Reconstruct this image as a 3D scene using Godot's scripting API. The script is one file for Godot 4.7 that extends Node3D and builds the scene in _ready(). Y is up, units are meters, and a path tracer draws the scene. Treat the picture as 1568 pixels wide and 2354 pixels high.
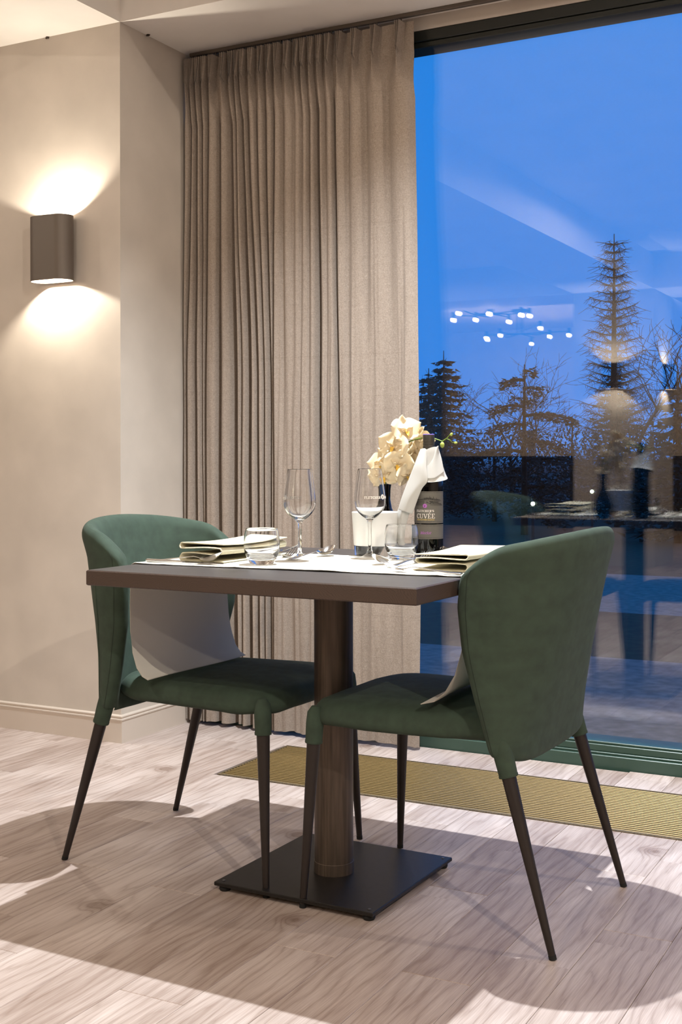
extends Node3D

# ---------------------------------------------------------------- mesh builder
class MB:
	var v := PackedVector3Array()
	var uv := PackedVector2Array()
	var idx := PackedInt32Array()

	func add(p: Vector3, t := Vector2.ZERO) -> int:
		v.append(p)
		uv.append(t)
		return v.size() - 1

	func tri(a: int, b: int, c: int) -> void:
		idx.append(a); idx.append(b); idx.append(c)

	func quad(a: Vector3, b: Vector3, c: Vector3, d: Vector3, ta := Vector2(0, 0), tb := Vector2(1, 0), tc := Vector2(1, 1), td := Vector2(0, 1)) -> void:
		var i := add(a, ta)
		add(b, tb); add(c, tc); add(d, td)
		tri(i, i + 1, i + 2); tri(i, i + 2, i + 3)

	# rows: array of PackedVector3Array of the same length; wrap closes each row on itself
	func grid(rows: Array, wrap := false, solid := false) -> void:
		var base := v.size()
		var first := idx.size()
		var nr: int = rows.size()
		var nc: int = rows[0].size()
		for r in nr:
			var row: PackedVector3Array = rows[r]
			for c in nc:
				add(row[c], Vector2(float(c) / float(maxi(nc - 1, 1)), float(r) / float(maxi(nr - 1, 1))))
		for r in nr - 1:
			var ra: PackedVector3Array = rows[r]
			var rb: PackedVector3Array = rows[r + 1]
			if ra[0].is_equal_approx(rb[0]) and ra[nc / 3].is_equal_approx(rb[nc / 3]) and ra[nc / 2].is_equal_approx(rb[nc / 2]):
				continue
			for c in (nc if wrap else nc - 1):
				var c2: int = (c + 1) % nc
				var a := base + r * nc + c
				var b := base + r * nc + c2
				var d := base + (r + 1) * nc + c
				var e := base + (r + 1) * nc + c2
				if not v[a].is_equal_approx(v[b]):
					tri(a, b, e)
				if not v[d].is_equal_approx(v[e]):
					tri(a, e, d)
		if solid:
			fix(first)

	# profile (radius, height) turned round y; two equal points in a row make a hard edge
	func lathe(profile: PackedVector2Array, seg := 32, at := Vector3.ZERO, turn := Basis()) -> void:
		var rows := []
		for p in profile:
			var row := PackedVector3Array()
			for k in seg:
				var a := TAU * k / seg
				row.append(at + turn * Vector3(p.x * cos(a), p.y, p.x * sin(a)))
			rows.append(row)
		grid(rows, true, true)

	# tube through points with radii; flat squeezes it along the second cross axis
	func tube(pts: PackedVector3Array, radii: PackedFloat32Array, seg := 10, up := Vector3.UP, flat := 1.0, caps := true) -> void:
		var rows := []
		var n := pts.size()
		for i in n:
			var d := (pts[mini(i + 1, n - 1)] - pts[maxi(i - 1, 0)]).normalized()
			var side := d.cross(up)
			side = Vector3.RIGHT if side.length() < 0.01 else side.normalized()
			var top := side.cross(d).normalized()
			var row := PackedVector3Array()
			for k in seg:
				var a := TAU * k / seg
				row.append(pts[i] + side * cos(a) * radii[i] + top * sin(a) * radii[i] * flat)
			rows.append(row)
		if caps:
			for e in [0, n - 1]:
				var cap := PackedVector3Array()
				for k in seg:
					cap.append(pts[e])
				var rim: PackedVector3Array = rows[0] if e == 0 else rows[rows.size() - 1]
				if e == 0:
					rows.push_front(rim.duplicate()); rows.push_front(cap)
				else:
					rows.append(rim.duplicate()); rows.append(cap)
		grid(rows, true, true)

	# four corners, turned so that the face looks away from "inside"
	func face(inside: Vector3, a: Vector3, b: Vector3, c: Vector3, d: Vector3) -> void:
		if (c - a).cross(b - a).dot((a + b + c + d) / 4.0 - inside) < 0.0:
			quad(a, d, c, b)
		else:
			quad(a, b, c, d)

	# box with chamfered edges
	func box(c: Vector3, s: Vector3, ch := 0.0, turn := Basis()) -> void:
		var h := s / 2.0
		ch = minf(ch, minf(h.x, minf(h.y, h.z)) * 0.9)
		var q := func(m: Vector3, ax: int) -> Vector3:
			var i := m * ch
			i[ax] = 0.0
			return c + turn * (m * h - i)
		for ax in 3:
			var b := (ax + 1) % 3
			var d := (ax + 2) % 3
			for sg in [-1.0, 1.0]:
				var o := []
				for k in [[-1, -1], [1, -1], [1, 1], [-1, 1]]:
					var m := Vector3.ZERO
					m[ax] = sg; m[b] = k[0]; m[d] = k[1]
					o.append(q.call(m, ax))
				face(c, o[0], o[1], o[2], o[3])
			if ch <= 0.0:
				continue
			for sb in [-1.0, 1.0]:
				for sd in [-1.0, 1.0]:
					var lo := Vector3.ZERO
					lo[ax] = -1.0; lo[b] = sb; lo[d] = sd
					var hi := lo
					hi[ax] = 1.0
					face(c, q.call(lo, b), q.call(hi, b), q.call(hi, d), q.call(lo, d))
		if ch > 0.0:
			for k in 8:
				var m := Vector3(1.0 if k & 1 else -1.0, 1.0 if k & 2 else -1.0, 1.0 if k & 4 else -1.0)
				var p: Vector3 = q.call(m, 0)
				face(c, p, q.call(m, 1), q.call(m, 2), p)

	# outline (in the plane of axes a and b) pushed out along axis n; flat faces
	func prism(outline: PackedVector2Array, from: float, to: float, a: Vector3, b: Vector3, n: Vector3, at := Vector3.ZERO) -> void:
		var k := outline.size()
		var first := idx.size()
		for i in k:
			var p := outline[i]
			var r := outline[(i + 1) % k]
			quad(at + a * p.x + b * p.y + n * from, at + a * r.x + b * r.y + n * from, at + a * r.x + b * r.y + n * to, at + a * p.x + b * p.y + n * to)
		var t := Geometry2D.triangulate_polygon(outline)
		var turn_sign := 0.0
		for i in k:
			turn_sign += outline[i].cross(outline[(i + 1) % k])
		for f in [from, to]:
			var base := v.size()
			for p in outline:
				add(at + a * p.x + b * p.y + n * f, p)
			for i in range(0, t.size(), 3):
				var ta := (outline[t[i + 1]] - outline[t[i]]).cross(outline[t[i + 2]] - outline[t[i]])
				if (f == to) == (ta * turn_sign > 0.0):
					tri(base + t[i], base + t[i + 1], base + t[i + 2])
				else:
					tri(base + t[i], base + t[i + 2], base + t[i + 1])
		fix(first)

	# turns the triangles from number "first" on so that they look outwards
	func fix(first: int) -> void:
		var o := v[idx[first]]
		var s := 0.0
		for i in range(first, idx.size(), 3):
			s += (v[idx[i]] - o).dot((v[idx[i + 1]] - o).cross(v[idx[i + 2]] - o))
		if s > 0.0:
			for i in range(first, idx.size(), 3):
				var t := idx[i + 1]
				idx[i + 1] = idx[i + 2]
				idx[i + 2] = t

	func mesh() -> ArrayMesh:
		var n := PackedVector3Array()
		n.resize(v.size())
		for i in range(0, idx.size(), 3):
			var f := (v[idx[i + 2]] - v[idx[i]]).cross(v[idx[i + 1]] - v[idx[i]])
			n[idx[i]] += f; n[idx[i + 1]] += f; n[idx[i + 2]] += f
		for i in n.size():
			n[i] = n[i].normalized() if n[i].length_squared() > 1e-24 else Vector3.UP
		var a := []
		a.resize(Mesh.ARRAY_MAX)
		a[Mesh.ARRAY_VERTEX] = v
		a[Mesh.ARRAY_NORMAL] = n
		a[Mesh.ARRAY_TEX_UV] = uv
		a[Mesh.ARRAY_INDEX] = idx
		var m := ArrayMesh.new()
		m.add_surface_from_arrays(Mesh.PRIMITIVE_TRIANGLES, a)
		return m


var M := {}
var rng := RandomNumberGenerator.new()
var counts := {}


func numbered(called: String) -> String:
	var k: int = counts.get(called, 0)
	counts[called] = k + 1
	return called if k == 0 else "%s_%03d" % [called, k]


func obj(called: String, mesh: Mesh, mat: Material, parent: Node = self) -> MeshInstance3D:
	var o := MeshInstance3D.new()
	o.mesh = mesh
	o.material_override = mat
	if parent == self:
		o.name = numbered(called)
	else:
		var k := 0
		var nm := called
		while parent.has_node(nm):
			k += 1
			nm = "%s_%03d" % [called, k]
		o.name = nm
	parent.add_child(o, true)
	return o


func node(called: String, parent: Node, at := Vector3.ZERO) -> Node3D:
	var o := Node3D.new()
	var k := 0
	var nm := called
	while parent.has_node(nm):
		k += 1
		nm = "%s_%03d" % [called, k]
	o.name = nm
	parent.add_child(o, true)
	o.position = at
	return o


func tag(o: Node3D, label: String, category: String, group := "") -> Node3D:
	o.set_meta("label", label)
	o.set_meta("category", category)
	if group:
		o.set_meta("group", group)
	return o


func thing(called: String, label: String, category: String, at := Vector3.ZERO, turn := 0.0, group := "") -> Node3D:
	var o := Node3D.new()
	o.name = numbered(called)
	add_child(o, true)
	o.position = at
	o.rotation.y = turn
	tag(o, label, category, group)
	return o


func struct(called: String, mesh: Mesh, mat: Material, label := "", parent: Node = self) -> MeshInstance3D:
	var o := obj(called, mesh, mat, parent)
	o.set_meta("kind", "structure")
	if label:
		o.set_meta("label", label)
	return o


func boxes(list: Array, ch := 0.0) -> ArrayMesh:   # list of [min, max] corners
	var b := MB.new()
	for e in list:
		var lo: Vector3 = e[0]
		var hi: Vector3 = e[1]
		b.box((lo + hi) / 2.0, hi - lo, ch)
	return b.mesh()


func mat(color: Color, rough := 0.6, metal := 0.0) -> StandardMaterial3D:
	var m := StandardMaterial3D.new()
	m.albedo_color = color
	m.roughness = rough
	m.metallic = metal
	return m


func noise(freq: float, oct := 3, sd := 1) -> FastNoiseLite:
	var n := FastNoiseLite.new()
	n.noise_type = FastNoiseLite.TYPE_SIMPLEX_SMOOTH
	n.frequency = freq
	n.fractal_octaves = oct
	n.seed = sd
	return n


func ntex(freq: float, lo: Color, hi: Color, oct := 3, sd := 1, size := 256) -> NoiseTexture2D:
	var t := NoiseTexture2D.new()
	t.width = size; t.height = size
	t.seamless = true
	t.noise = noise(freq, oct, sd)
	var g := Gradient.new()
	g.set_color(0, lo); g.set_color(1, hi)
	t.color_ramp = g
	return t


func tri_mat(color: Color, rough: float, freq: float, dark: float, scale: Vector3, sd := 1, world := true) -> StandardMaterial3D:
	var m := mat(color, rough)
	m.uv1_triplanar = true
	m.uv1_world_triplanar = world
	m.uv1_scale = scale
	m.albedo_texture = ntex(freq, Color(dark, dark, dark), Color.WHITE, 4, sd)
	return m


# ---------------------------------------------------------------- computed wood
func oak_texture(sd: int, w: int, h: int, pale: Color, dark: Color) -> ImageTexture:
	var a := noise(0.9, 2, sd)
	var b := noise(1.0, 2, sd + 31)
	var f := noise(1.0, 3, sd + 57)
	var data := PackedByteArray()
	data.resize(w * h * 3)
	var r := RandomNumberGenerator.new()
	r.seed = sd * 977
	var centre := r.randf_range(-0.3, 1.3)
	var knot := Vector2(r.randf_range(0.2, 0.8), r.randf_range(0.15, 0.85))
	var has_knot := r.randf() < 0.45
	var tone := r.randf_range(-0.13, 0.13)
	for y in h:
		var t := float(y) / h
		for x in w:
			var s := float(x) / w
			var wob := a.get_noise_2d(s * 1.4, t * 2.6) * 0.55
			var dx := s - centre + wob * 0.22
			var ring := sqrt(dx * dx + 0.02 + 0.05 * absf(wob)) * 6.0 + b.get_noise_2d(s * 2.2, t * 2.4) * 0.8 + f.get_noise_2d(s * 7.0, t * 9.0) * 0.18
			var k := 0.0
			if has_knot:
				var q := Vector2((s - knot.x) * 1.0, (t - knot.y) * 8.0)
				k = exp(-q.length_squared() * 22.0)
				ring += k * 2.2
			var line := absf(fposmod(ring, 1.0) - 0.5) * 2.0
			line = pow(line, 3.0)
			var fine := f.get_noise_2d(s * 55.0, t * 9.0) * 0.5 + 0.5
			var blot := b.get_noise_2d(s * 0.9 + 9.0, t * 3.3) * 0.5 + 0.5
			var d := 0.04 + line * 0.24 + fine * 0.40 + blot * 0.34 + k * 0.50 + tone
			var c := pale.lerp(dark, clampf(d, 0.0, 1.0))
			var i := (y * w + x) * 3
			data[i] = int(clampf(c.r, 0, 1) * 255.0)
			data[i + 1] = int(clampf(c.g, 0, 1) * 255.0)
			data[i + 2] = int(clampf(c.b, 0, 1) * 255.0)
	return ImageTexture.create_from_image(Image.create_from_data(w, h, false, Image.FORMAT_RGB8, data))


func end_grain(w: int, h: int, pale: Color, dark: Color, sd: int, long_cells: int) -> ImageTexture:
	var b := noise(1.0, 2, sd)
	var f := noise(1.0, 2, sd + 9)
	var data := PackedByteArray()
	data.resize(w * h * 3)
	var r := RandomNumberGenerator.new()
	r.seed = sd
	var cx := []
	for k in long_cells:
		cx.append(Vector2(r.randf_range(0.1, 0.9), r.randf_range(-1.6, 2.6)))
	for y in h:
		for x in w:
			var s := float(x) / w * long_cells
			var cell := mini(int(s), long_cells - 1)
			var c0: Vector2 = cx[cell]
			var p := Vector2((s - cell - c0.x) * 2.6, float(y) / h - c0.y)
			var ring := p.length() * 9.0 + b.get_noise_2d(s * 3.0, float(y) / h * 1.5) * 1.2
			var line := pow(fposmod(ring, 1.0), 3.0)
			var fine := f.get_noise_2d(s * 60.0, float(y) / h * 14.0) * 0.5 + 0.5
			var c := pale.lerp(dark, clampf(line * 0.55 + fine * 0.35, 0, 1))
			var i := (y * w + x) * 3
			data[i] = int(c.r * 255.0); data[i + 1] = int(c.g * 255.0); data[i + 2] = int(c.b * 255.0)
	return ImageTexture.create_from_image(Image.create_from_data(w, h, false, Image.FORMAT_RGB8, data))


func cloth_texture(lo: Color, hi: Color, sd: int, size := 512) -> ImageTexture:
	var r := RandomNumberGenerator.new()
	r.seed = sd
	var data := PackedByteArray()
	data.resize(size * size * 3)
	var warp := PackedFloat32Array(); warp.resize(size)
	var weft := PackedFloat32Array(); weft.resize(size)
	for y in size:
		for x in size:
			if r.randf() < 0.4:
				warp[x] = r.randf()
			if x == 0 or r.randf() < 0.4:
				weft[y] = r.randf()
			var c := lo.lerp(hi, clampf(0.42 * warp[x] + 0.38 * weft[y] + 0.2 * r.randf(), 0, 1))
			var i := (y * size + x) * 3
			data[i] = int(c.r * 255.0); data[i + 1] = int(c.g * 255.0); data[i + 2] = int(c.b * 255.0)
	return ImageTexture.create_from_image(Image.create_from_data(size, size, false, Image.FORMAT_RGB8, data))


func materials() -> void:
	M.wall = tri_mat(Color(0.785, 0.75, 0.71), 0.75, 0.012, 0.93, Vector3(0.9, 0.9, 0.9), 3)
	M.ceiling = tri_mat(Color(0.92, 0.90, 0.875), 0.8, 0.01, 0.95, Vector3(0.8, 0.8, 0.8), 5)
	M.dado = mat(Color(0.16, 0.13, 0.115), 0.5)
	M.trim = mat(Color(0.78, 0.735, 0.69), 0.45)
	M.chip = mat(Color(0.24, 0.19, 0.15), 0.9)
	M.sub = mat(Color(0.2, 0.17, 0.15), 0.9)
	M.planks = []
	for k in 6:
		var m := mat(Color.WHITE, 0.46)
		m.albedo_texture = oak_texture(11 + k * 5, 160, 1100, Color(0.86, 0.815, 0.795), Color(0.49, 0.41, 0.365))
		M.planks.append(m)
	M.brass = mat(Color(0.54, 0.455, 0.29), 0.45, 0.5)
	M.brass_dark = tri_mat(Color(0.46, 0.39, 0.28), 0.7, 0.08, 0.5, Vector3(6, 6, 6), 4)
	M.pit = mat(Color(0.05, 0.045, 0.04), 0.9)
	M.frame_dark = mat(Color(0.10, 0.115, 0.10), 0.35)
	M.frame_green = mat(Color(0.20, 0.29, 0.25), 0.35)
	M.glass_pane = mat(Color(1, 1, 1, 0.0), 0.0)
	M.glass_pane.transparency = BaseMaterial3D.TRANSPARENCY_ALPHA
	M.glass = mat(Color(1, 1, 1, 0.0), 0.0)
	M.glass.refraction_enabled = true
	M.glass.refraction_scale = 0.05
	M.curtain = mat(Color.WHITE, 0.95)
	M.curtain.albedo_texture = cloth_texture(Color(0.45, 0.40, 0.355), Color(0.70, 0.65, 0.605), 5)
	M.curtain.uv1_triplanar = true
	M.curtain.uv1_world_triplanar = true
	M.curtain.uv1_scale = Vector3(2.2, 2.2, 2.2)
	M.curtain.rim_enabled = true
	M.curtain.rim = 0.25
	M.linen = mat(Color(0.86, 0.845, 0.80), 0.85)
	M.linen.backlight_enabled = true
	M.linen.backlight = Color(0.4, 0.38, 0.35)
	M.linen.uv1_triplanar = true
	M.linen.uv1_world_triplanar = true
	M.linen.uv1_scale = Vector3(6, 6, 6)
	M.napkin = mat(Color(0.78, 0.75, 0.645), 0.85)
	M.napkin_white = mat(Color(0.74, 0.735, 0.72), 0.8)
	M.velvet = tri_mat(Color(0.215, 0.283, 0.23), 0.9, 0.02, 0.78, Vector3(5, 5, 5), 9, false)
	M.velvet.rim_enabled = true
	M.velvet.rim = 0.14
	M.velvet.rim_tint = 0.7
	M.seam = mat(Color(0.12, 0.16, 0.13), 0.9)
	M.leg = mat(Color(0.17, 0.145, 0.135), 0.42, 0.35)
	M.post = tri_mat(Color(0.40, 0.35, 0.31), 0.42, 0.05, 0.7, Vector3(9, 0.4, 9), 12, false)
	M.post.metallic = 0.55
	M.plate = tri_mat(Color(0.13, 0.12, 0.115), 0.42, 0.05, 0.75, Vector3(3, 3, 3), 21, false)
	M.plate.metallic = 0.3
	M.rubber = mat(Color(0.05, 0.05, 0.05), 0.8)
	M.screw = mat(Color(0.5, 0.5, 0.5), 0.35, 0.8)
	M.top_wood = mat(Color.WHITE, 0.36)
	M.top_wood.albedo_texture = oak_texture(77, 220, 800, Color(0.275, 0.26, 0.262), Color(0.18, 0.165, 0.165))
	M.edge_wood = mat(Color.WHITE, 0.5)
	M.edge_wood.albedo_texture = end_grain(1024, 56, Color(0.30, 0.245, 0.215), Color(0.18, 0.14, 0.12), 5, 7)
	M.steel = mat(Color(0.86, 0.85, 0.84), 0.12, 1.0)
	M.ceramic = mat(Color(0.92, 0.92, 0.91), 0.3)
	M.vase = mat(Color(0.02, 0.018, 0.02), 0.06)
	M.bottle = mat(Color(0.015, 0.014, 0.014), 0.04)
	M.label = mat(Color(0.40, 0.385, 0.36), 0.7)
	M.ink = mat(Color(0.06, 0.06, 0.06), 0.7)
	M.print_white = mat(Color(0.95, 0.93, 0.9), 0.6)
	M.print_gold = mat(Color(0.83, 0.72, 0.42), 0.5)
	M.print_violet = mat(Color(0.72, 0.42, 0.76), 0.6)
	M.capsule = mat(Color(0.26, 0.245, 0.225), 0.45, 0.3)
	M.violet = mat(Color(0.42, 0.33, 0.68), 0.5)
	M.petal = mat(Color(0.93, 0.875, 0.745), 0.55)
	M.petal.backlight_enabled = true
	M.petal.backlight = Color(0.7, 0.62, 0.46)
	M.lip = mat(Color(0.90, 0.74, 0.30), 0.55)
	M.stem = mat(Color(0.42, 0.52, 0.16), 0.5)
	M.bud = mat(Color(0.66, 0.72, 0.34), 0.45)
	M.sconce = mat(Color(0.38, 0.345, 0.315), 0.5, 0.3)
	M.liner = mat(Color(0.93, 0.9, 0.82), 0.6)
	M.black = mat(Color(0.03, 0.03, 0.03), 0.5)
	M.glow_warm = mat(Color.WHITE, 0.5)
	M.glow_warm.emission_enabled = true
	M.glow_warm.emission = Color(1.0, 0.88, 0.68)
	M.glow_warm.emission_energy_multiplier = 12.0
	M.glow_lamp = M.glow_warm.duplicate()
	M.glow_lamp.emission = Color(1.0, 0.93, 0.84)
	M.glow_garden = M.glow_warm.duplicate()
	M.glow_garden.emission = Color(0.92, 1.0, 0.82)
	M.glow_garden.emission_energy_multiplier = 8.0
	M.bark = tri_mat(Color(0.16, 0.12, 0.10), 0.95, 0.05, 0.5, Vector3(1.5, 0.6, 1.5), 15)
	M.needle = mat(Color(0.11, 0.16, 0.15), 0.9)
	M.twig = mat(Color(0.22, 0.15, 0.12), 0.95)
	M.lawn = tri_mat(Color(0.16, 0.23, 0.13), 0.95, 0.05, 0.5, Vector3(0.7, 0.7, 0.7), 17)
	M.paving = tri_mat(Color(0.56, 0.52, 0.50), 0.85, 0.05, 0.7, Vector3(0.8, 0.8, 0.8), 19)
	M.soil = tri_mat(Color(0.15, 0.13, 0.10), 0.95, 0.05, 0.5, Vector3(0.5, 0.5, 0.5), 23)



const TOP_Y := 0.75
const TABLE := Vector3(1.3294, 0, 0.8812)
const TABLE_TURN := -0.0193
const SOFFIT := 2.537
const COFFER := 2.85
const LAMP_KEY := 13.0
const GLASS_Z := -0.478


func _ready() -> void:
	rng.seed = 20
	# camera: level, 45 degrees high, the frame shifted down a little
	var cam := Camera3D.new()
	cam.name = "camera"
	add_child(cam)
	cam.position = Vector3(2.7085, 1.0008, 3.4616)
	cam.rotation = Vector3(0, 0.4865, -0.0018)
	cam.projection = Camera3D.PROJECTION_FRUSTUM
	cam.near = 0.05
	cam.far = 400.0
	cam.size = 2354.0 / 2825.4 * cam.near
	cam.frustum_offset = Vector2(0, -(1177.0 - 1052.6) / 2825.4 * cam.near)
	cam.current = true
	# blue-hour sky
	var we := WorldEnvironment.new()
	we.name = "world"
	var e := Environment.new()
	e.background_mode = Environment.BG_SKY
	var sm := ProceduralSkyMaterial.new()
	sm.sky_top_color = Color(0.10, 0.50, 0.86)
	sm.sky_horizon_color = Color(0.20, 0.50, 0.86)
	sm.sky_curve = 0.25
	sm.ground_horizon_color = Color(0.12, 0.16, 0.25)
	sm.ground_bottom_color = Color(0.06, 0.08, 0.12)
	e.sky = Sky.new()
	e.sky.sky_material = sm
	e.background_energy_multiplier = 1.3
	e.tonemap_mode = Environment.TONE_MAPPER_LINEAR
	e.tonemap_exposure = 1.0
	e.sdfgi_enabled = true
	e.ssao_enabled = true
	e.ssil_enabled = true
	we.environment = e
	add_child(we)
	materials()
	# lamps: the one above the table throws the hard shadow, the others fill the room
	downlight(Vector3(1.38, COFFER, 0.609), LAMP_KEY, "small round ceiling downlight recessed directly above the table", "", Color(0.955, 0.98, 1.0), 57.0, 1.0)
	for p in [
		[Vector3(4.0, COFFER, 0.47), 2.2, "ceiling downlight to the right of the table, along the window"],
		[Vector3(4.3, COFFER, 3.6), 6.8, "ceiling downlight farther into the room, beyond the chair seen from behind"],
		[Vector3(1.38, COFFER, 3.9), 2.2, "ceiling downlight in line with the table, farther from the window"],
		[Vector3(3.0, COFFER, 5.6), 2.5, "ceiling downlight in the middle of the coffer, before the cross beam"],
		[Vector3(-2.6, COFFER, 2.2), 1.3, "ceiling downlight in the left coffer near the pier"],
		[Vector3(-2.6, COFFER, 4.8), 1.7, "ceiling downlight in the left coffer near the far column"],
		[Vector3(-5.2, COFFER, 3.4), 1.7, "ceiling downlight near the end wall"]]:
		downlight(p[0], p[1], p[2], "downlights elsewhere in the dining room")
	sconce(Vector3(-0.262, 1.75, 0.0), 0.0, "dark bronze up and down wall lamp on the beige pier beside the curtain", 0.48)
	sconce(Vector3(-0.37, 1.75, 6.75), PI, "dark bronze up and down wall lamp on the far column, face towards the window", 0.48)
	sconce(Vector3(0.0, 1.75, 7.15), PI / 2.0, "dark bronze up and down wall lamp on the far column, side face", 0.48)
	chandelier(Vector3(-2.05, COFFER, 8.0), "branched ceiling lamp with glowing bulbs, nearer the far column", 3)
	chandelier(Vector3(-2.5, COFFER, 10.2), "branched ceiling lamp with glowing bulbs, nearer the far wall", 8)
	room()
	window()
	outdoors()
	curtain()
	table()
	make_chairs()
	runner()
	glasses()
	bottle()
	orchid()
	cutlery()
	napkins()


# ---------------------------------------------------------------- lamps
func downlight(at: Vector3, energy: float, label: String, group := "", tint := Color(1.0, 0.945, 0.875), reach := 88.0, soft := 0.1) -> void:
	var t := thing("ceiling_downlight", label, "ceiling light", at, 0.0, group)
	var b := MB.new()
	b.lathe(PackedVector2Array([Vector2(0.026, 0.0), Vector2(0.026, -0.004), Vector2(0.032, -0.007), Vector2(0.042, -0.006), Vector2(0.045, 0.0), Vector2(0.026, 0.0)]), 28)
	obj("trim_ring", b.mesh(), M.trim, t)
	var c := MB.new()
	c.lathe(PackedVector2Array([Vector2(0.0, 0.0), Vector2(0.025, 0.0), Vector2(0.025, -0.002), Vector2(0.0, -0.003)]), 24)
	obj("lamp_lens", c.mesh(), M.glow_lamp, t)
	var l := SpotLight3D.new()
	l.name = "lamp"
	l.light_color = tint
	l.light_energy = energy
	l.light_size = 0.014
	l.spot_angle = reach
	l.spot_angle_attenuation = soft
	l.spot_range = 16.0
	l.spot_attenuation = 2.0
	l.shadow_enabled = true
	t.add_child(l)
	l.position = Vector3(0, -0.012, 0)
	l.rotation = Vector3(-PI / 2.0, 0, 0)


func stadium(w: float, d: float, n := 14) -> PackedVector2Array:
	var o := PackedVector2Array()
	var r := d / 2.0
	for k in n + 1:
		var a := -PI / 2.0 + PI * k / n
		o.append(Vector2(w / 2.0 - r + r * cos(a), r * sin(a)))
	for k in n + 1:
		var a := PI / 2.0 + PI * k / n
		o.append(Vector2(-w / 2.0 + r + r * cos(a), r * sin(a)))
	return o


func sconce(at: Vector3, turn: float, label: String, energy: float) -> void:
	# built with its back on the plane z = 0, facing +z
	var t := thing("wall_sconce", label, "wall lamp", at, turn)
	var outer := stadium(0.172, 0.088)
	var inner := stadium(0.167, 0.083)
	var b := MB.new()
	var rows := []
	for e in [[outer, -0.115], [outer, 0.115], [outer, 0.115], [inner, 0.115], [inner, 0.115], [inner, -0.115], [inner, -0.115], [outer, -0.115]]:
		var row := PackedVector3Array()
		for p in e[0]:
			row.append(Vector3(p.x, e[1], p.y + 0.056))
		rows.append(row)
	b.grid(rows, true, true)
	obj("shade", b.mesh(), M.sconce, t)
	for y in [0.052, -0.052]:
		var w := MB.new()
		w.prism(stadium(0.1665, 0.0825), y - 0.001, y + 0.001, Vector3.RIGHT, Vector3.BACK, Vector3.UP, Vector3(0, 0, 0.056))
		obj("reflector", w.mesh(), M.liner, t)
	var m := MB.new()
	m.box(Vector3(0, 0, 0.0065), Vector3(0.06, 0.10, 0.012), 0.001)
	obj("wall_bracket", m.mesh(), M.sconce, t)
	for s in [1.0, -1.0]:
		var g := MB.new()
		var prof := PackedVector2Array()
		for k in 9:
			var a := -PI / 2.0 + PI * k / 8.0
			prof.append(Vector2(0.011 * cos(a), 0.011 * sin(a)))
		g.lathe(prof, 16)
		var bulb := obj("bulb", g.mesh(), M.glow_warm, t)
		bulb.position = Vector3(0.030 * s, 0.066 * s, 0.058)
		var l := SpotLight3D.new()
		l.name = "lamp"
		l.light_color = Color(1.0, 0.955, 0.88)
		l.light_energy = energy
		l.light_size = 0.011
		l.spot_angle = 80.0
		l.spot_angle_attenuation = 0.25
		l.spot_range = 8.0
		l.spot_attenuation = 2.0
		l.shadow_enabled = true
		t.add_child(l, true)
		l.position = bulb.position
		l.rotation = Vector3(PI / 2.0 * s, 0, 0)


func chandelier(at: Vector3, label: String, sd: int) -> void:
	var t := thing("branched_ceiling_lamp", label, "chandelier", at, 0.3 * sd)
	var b := MB.new()
	b.lathe(PackedVector2Array([Vector2(0.0, 0.0), Vector2(0.11, 0.0), Vector2(0.11, -0.025), Vector2(0.0, -0.03)]), 28)
	obj("canopy", b.mesh(), M.black, t)
	var r := MB.new()
	for k in 3:
		var a := TAU * k / 3.0
		r.tube(PackedVector3Array([Vector3(0.04 * cos(a), -0.02, 0.04 * sin(a)), Vector3(0.04 * cos(a), -0.30, 0.04 * sin(a))]), PackedFloat32Array([0.006, 0.006]), 8, Vector3.RIGHT)
	obj("rod", r.mesh(), M.black, t)
	var n := 7
	for k in n:
		var a := TAU * k / n + 0.3
		var reach := 0.42 + 0.22 * ((k * sd) % 3)
		var mid := Vector3(cos(a) * reach * 0.5, -0.31, sin(a) * reach * 0.5)
		var end := Vector3(cos(a + 0.25) * reach, -0.30 + 0.03 * (k % 2), sin(a + 0.25) * reach)
		var am := MB.new()
		am.tube(PackedVector3Array([Vector3(0, -0.30, 0), mid, end]), PackedFloat32Array([0.007, 0.007, 0.007]), 8)
		var arm := obj("arm", am.mesh(), M.black, t)
		var s := MB.new()
		s.lathe(PackedVector2Array([Vector2(0.0, 0.035), Vector2(0.018, 0.035), Vector2(0.02, -0.03), Vector2(0.0, -0.03)]), 14, end)
		obj("socket", s.mesh(), M.black, arm)
		var g := MB.new()
		var prof := PackedVector2Array()
		for q in 11:
			var c := -PI / 2.0 + PI * q / 10.0
			prof.append(Vector2(0.024 * cos(c), 0.024 * sin(c)))
		g.lathe(prof, 18, end + Vector3(0, -0.05, 0))
		obj("bulb", g.mesh(), M.glow_warm, arm)
		var l := OmniLight3D.new()
		l.name = "lamp"
		l.light_color = Color(1.0, 0.88, 0.72)
		l.light_energy = 0.3
		l.light_size = 0.024
		l.omni_range = 14.0
		l.omni_attenuation = 2.0
		l.shadow_enabled = true
		arm.add_child(l, true)
		l.position = end + Vector3(0, -0.05, 0)


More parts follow.
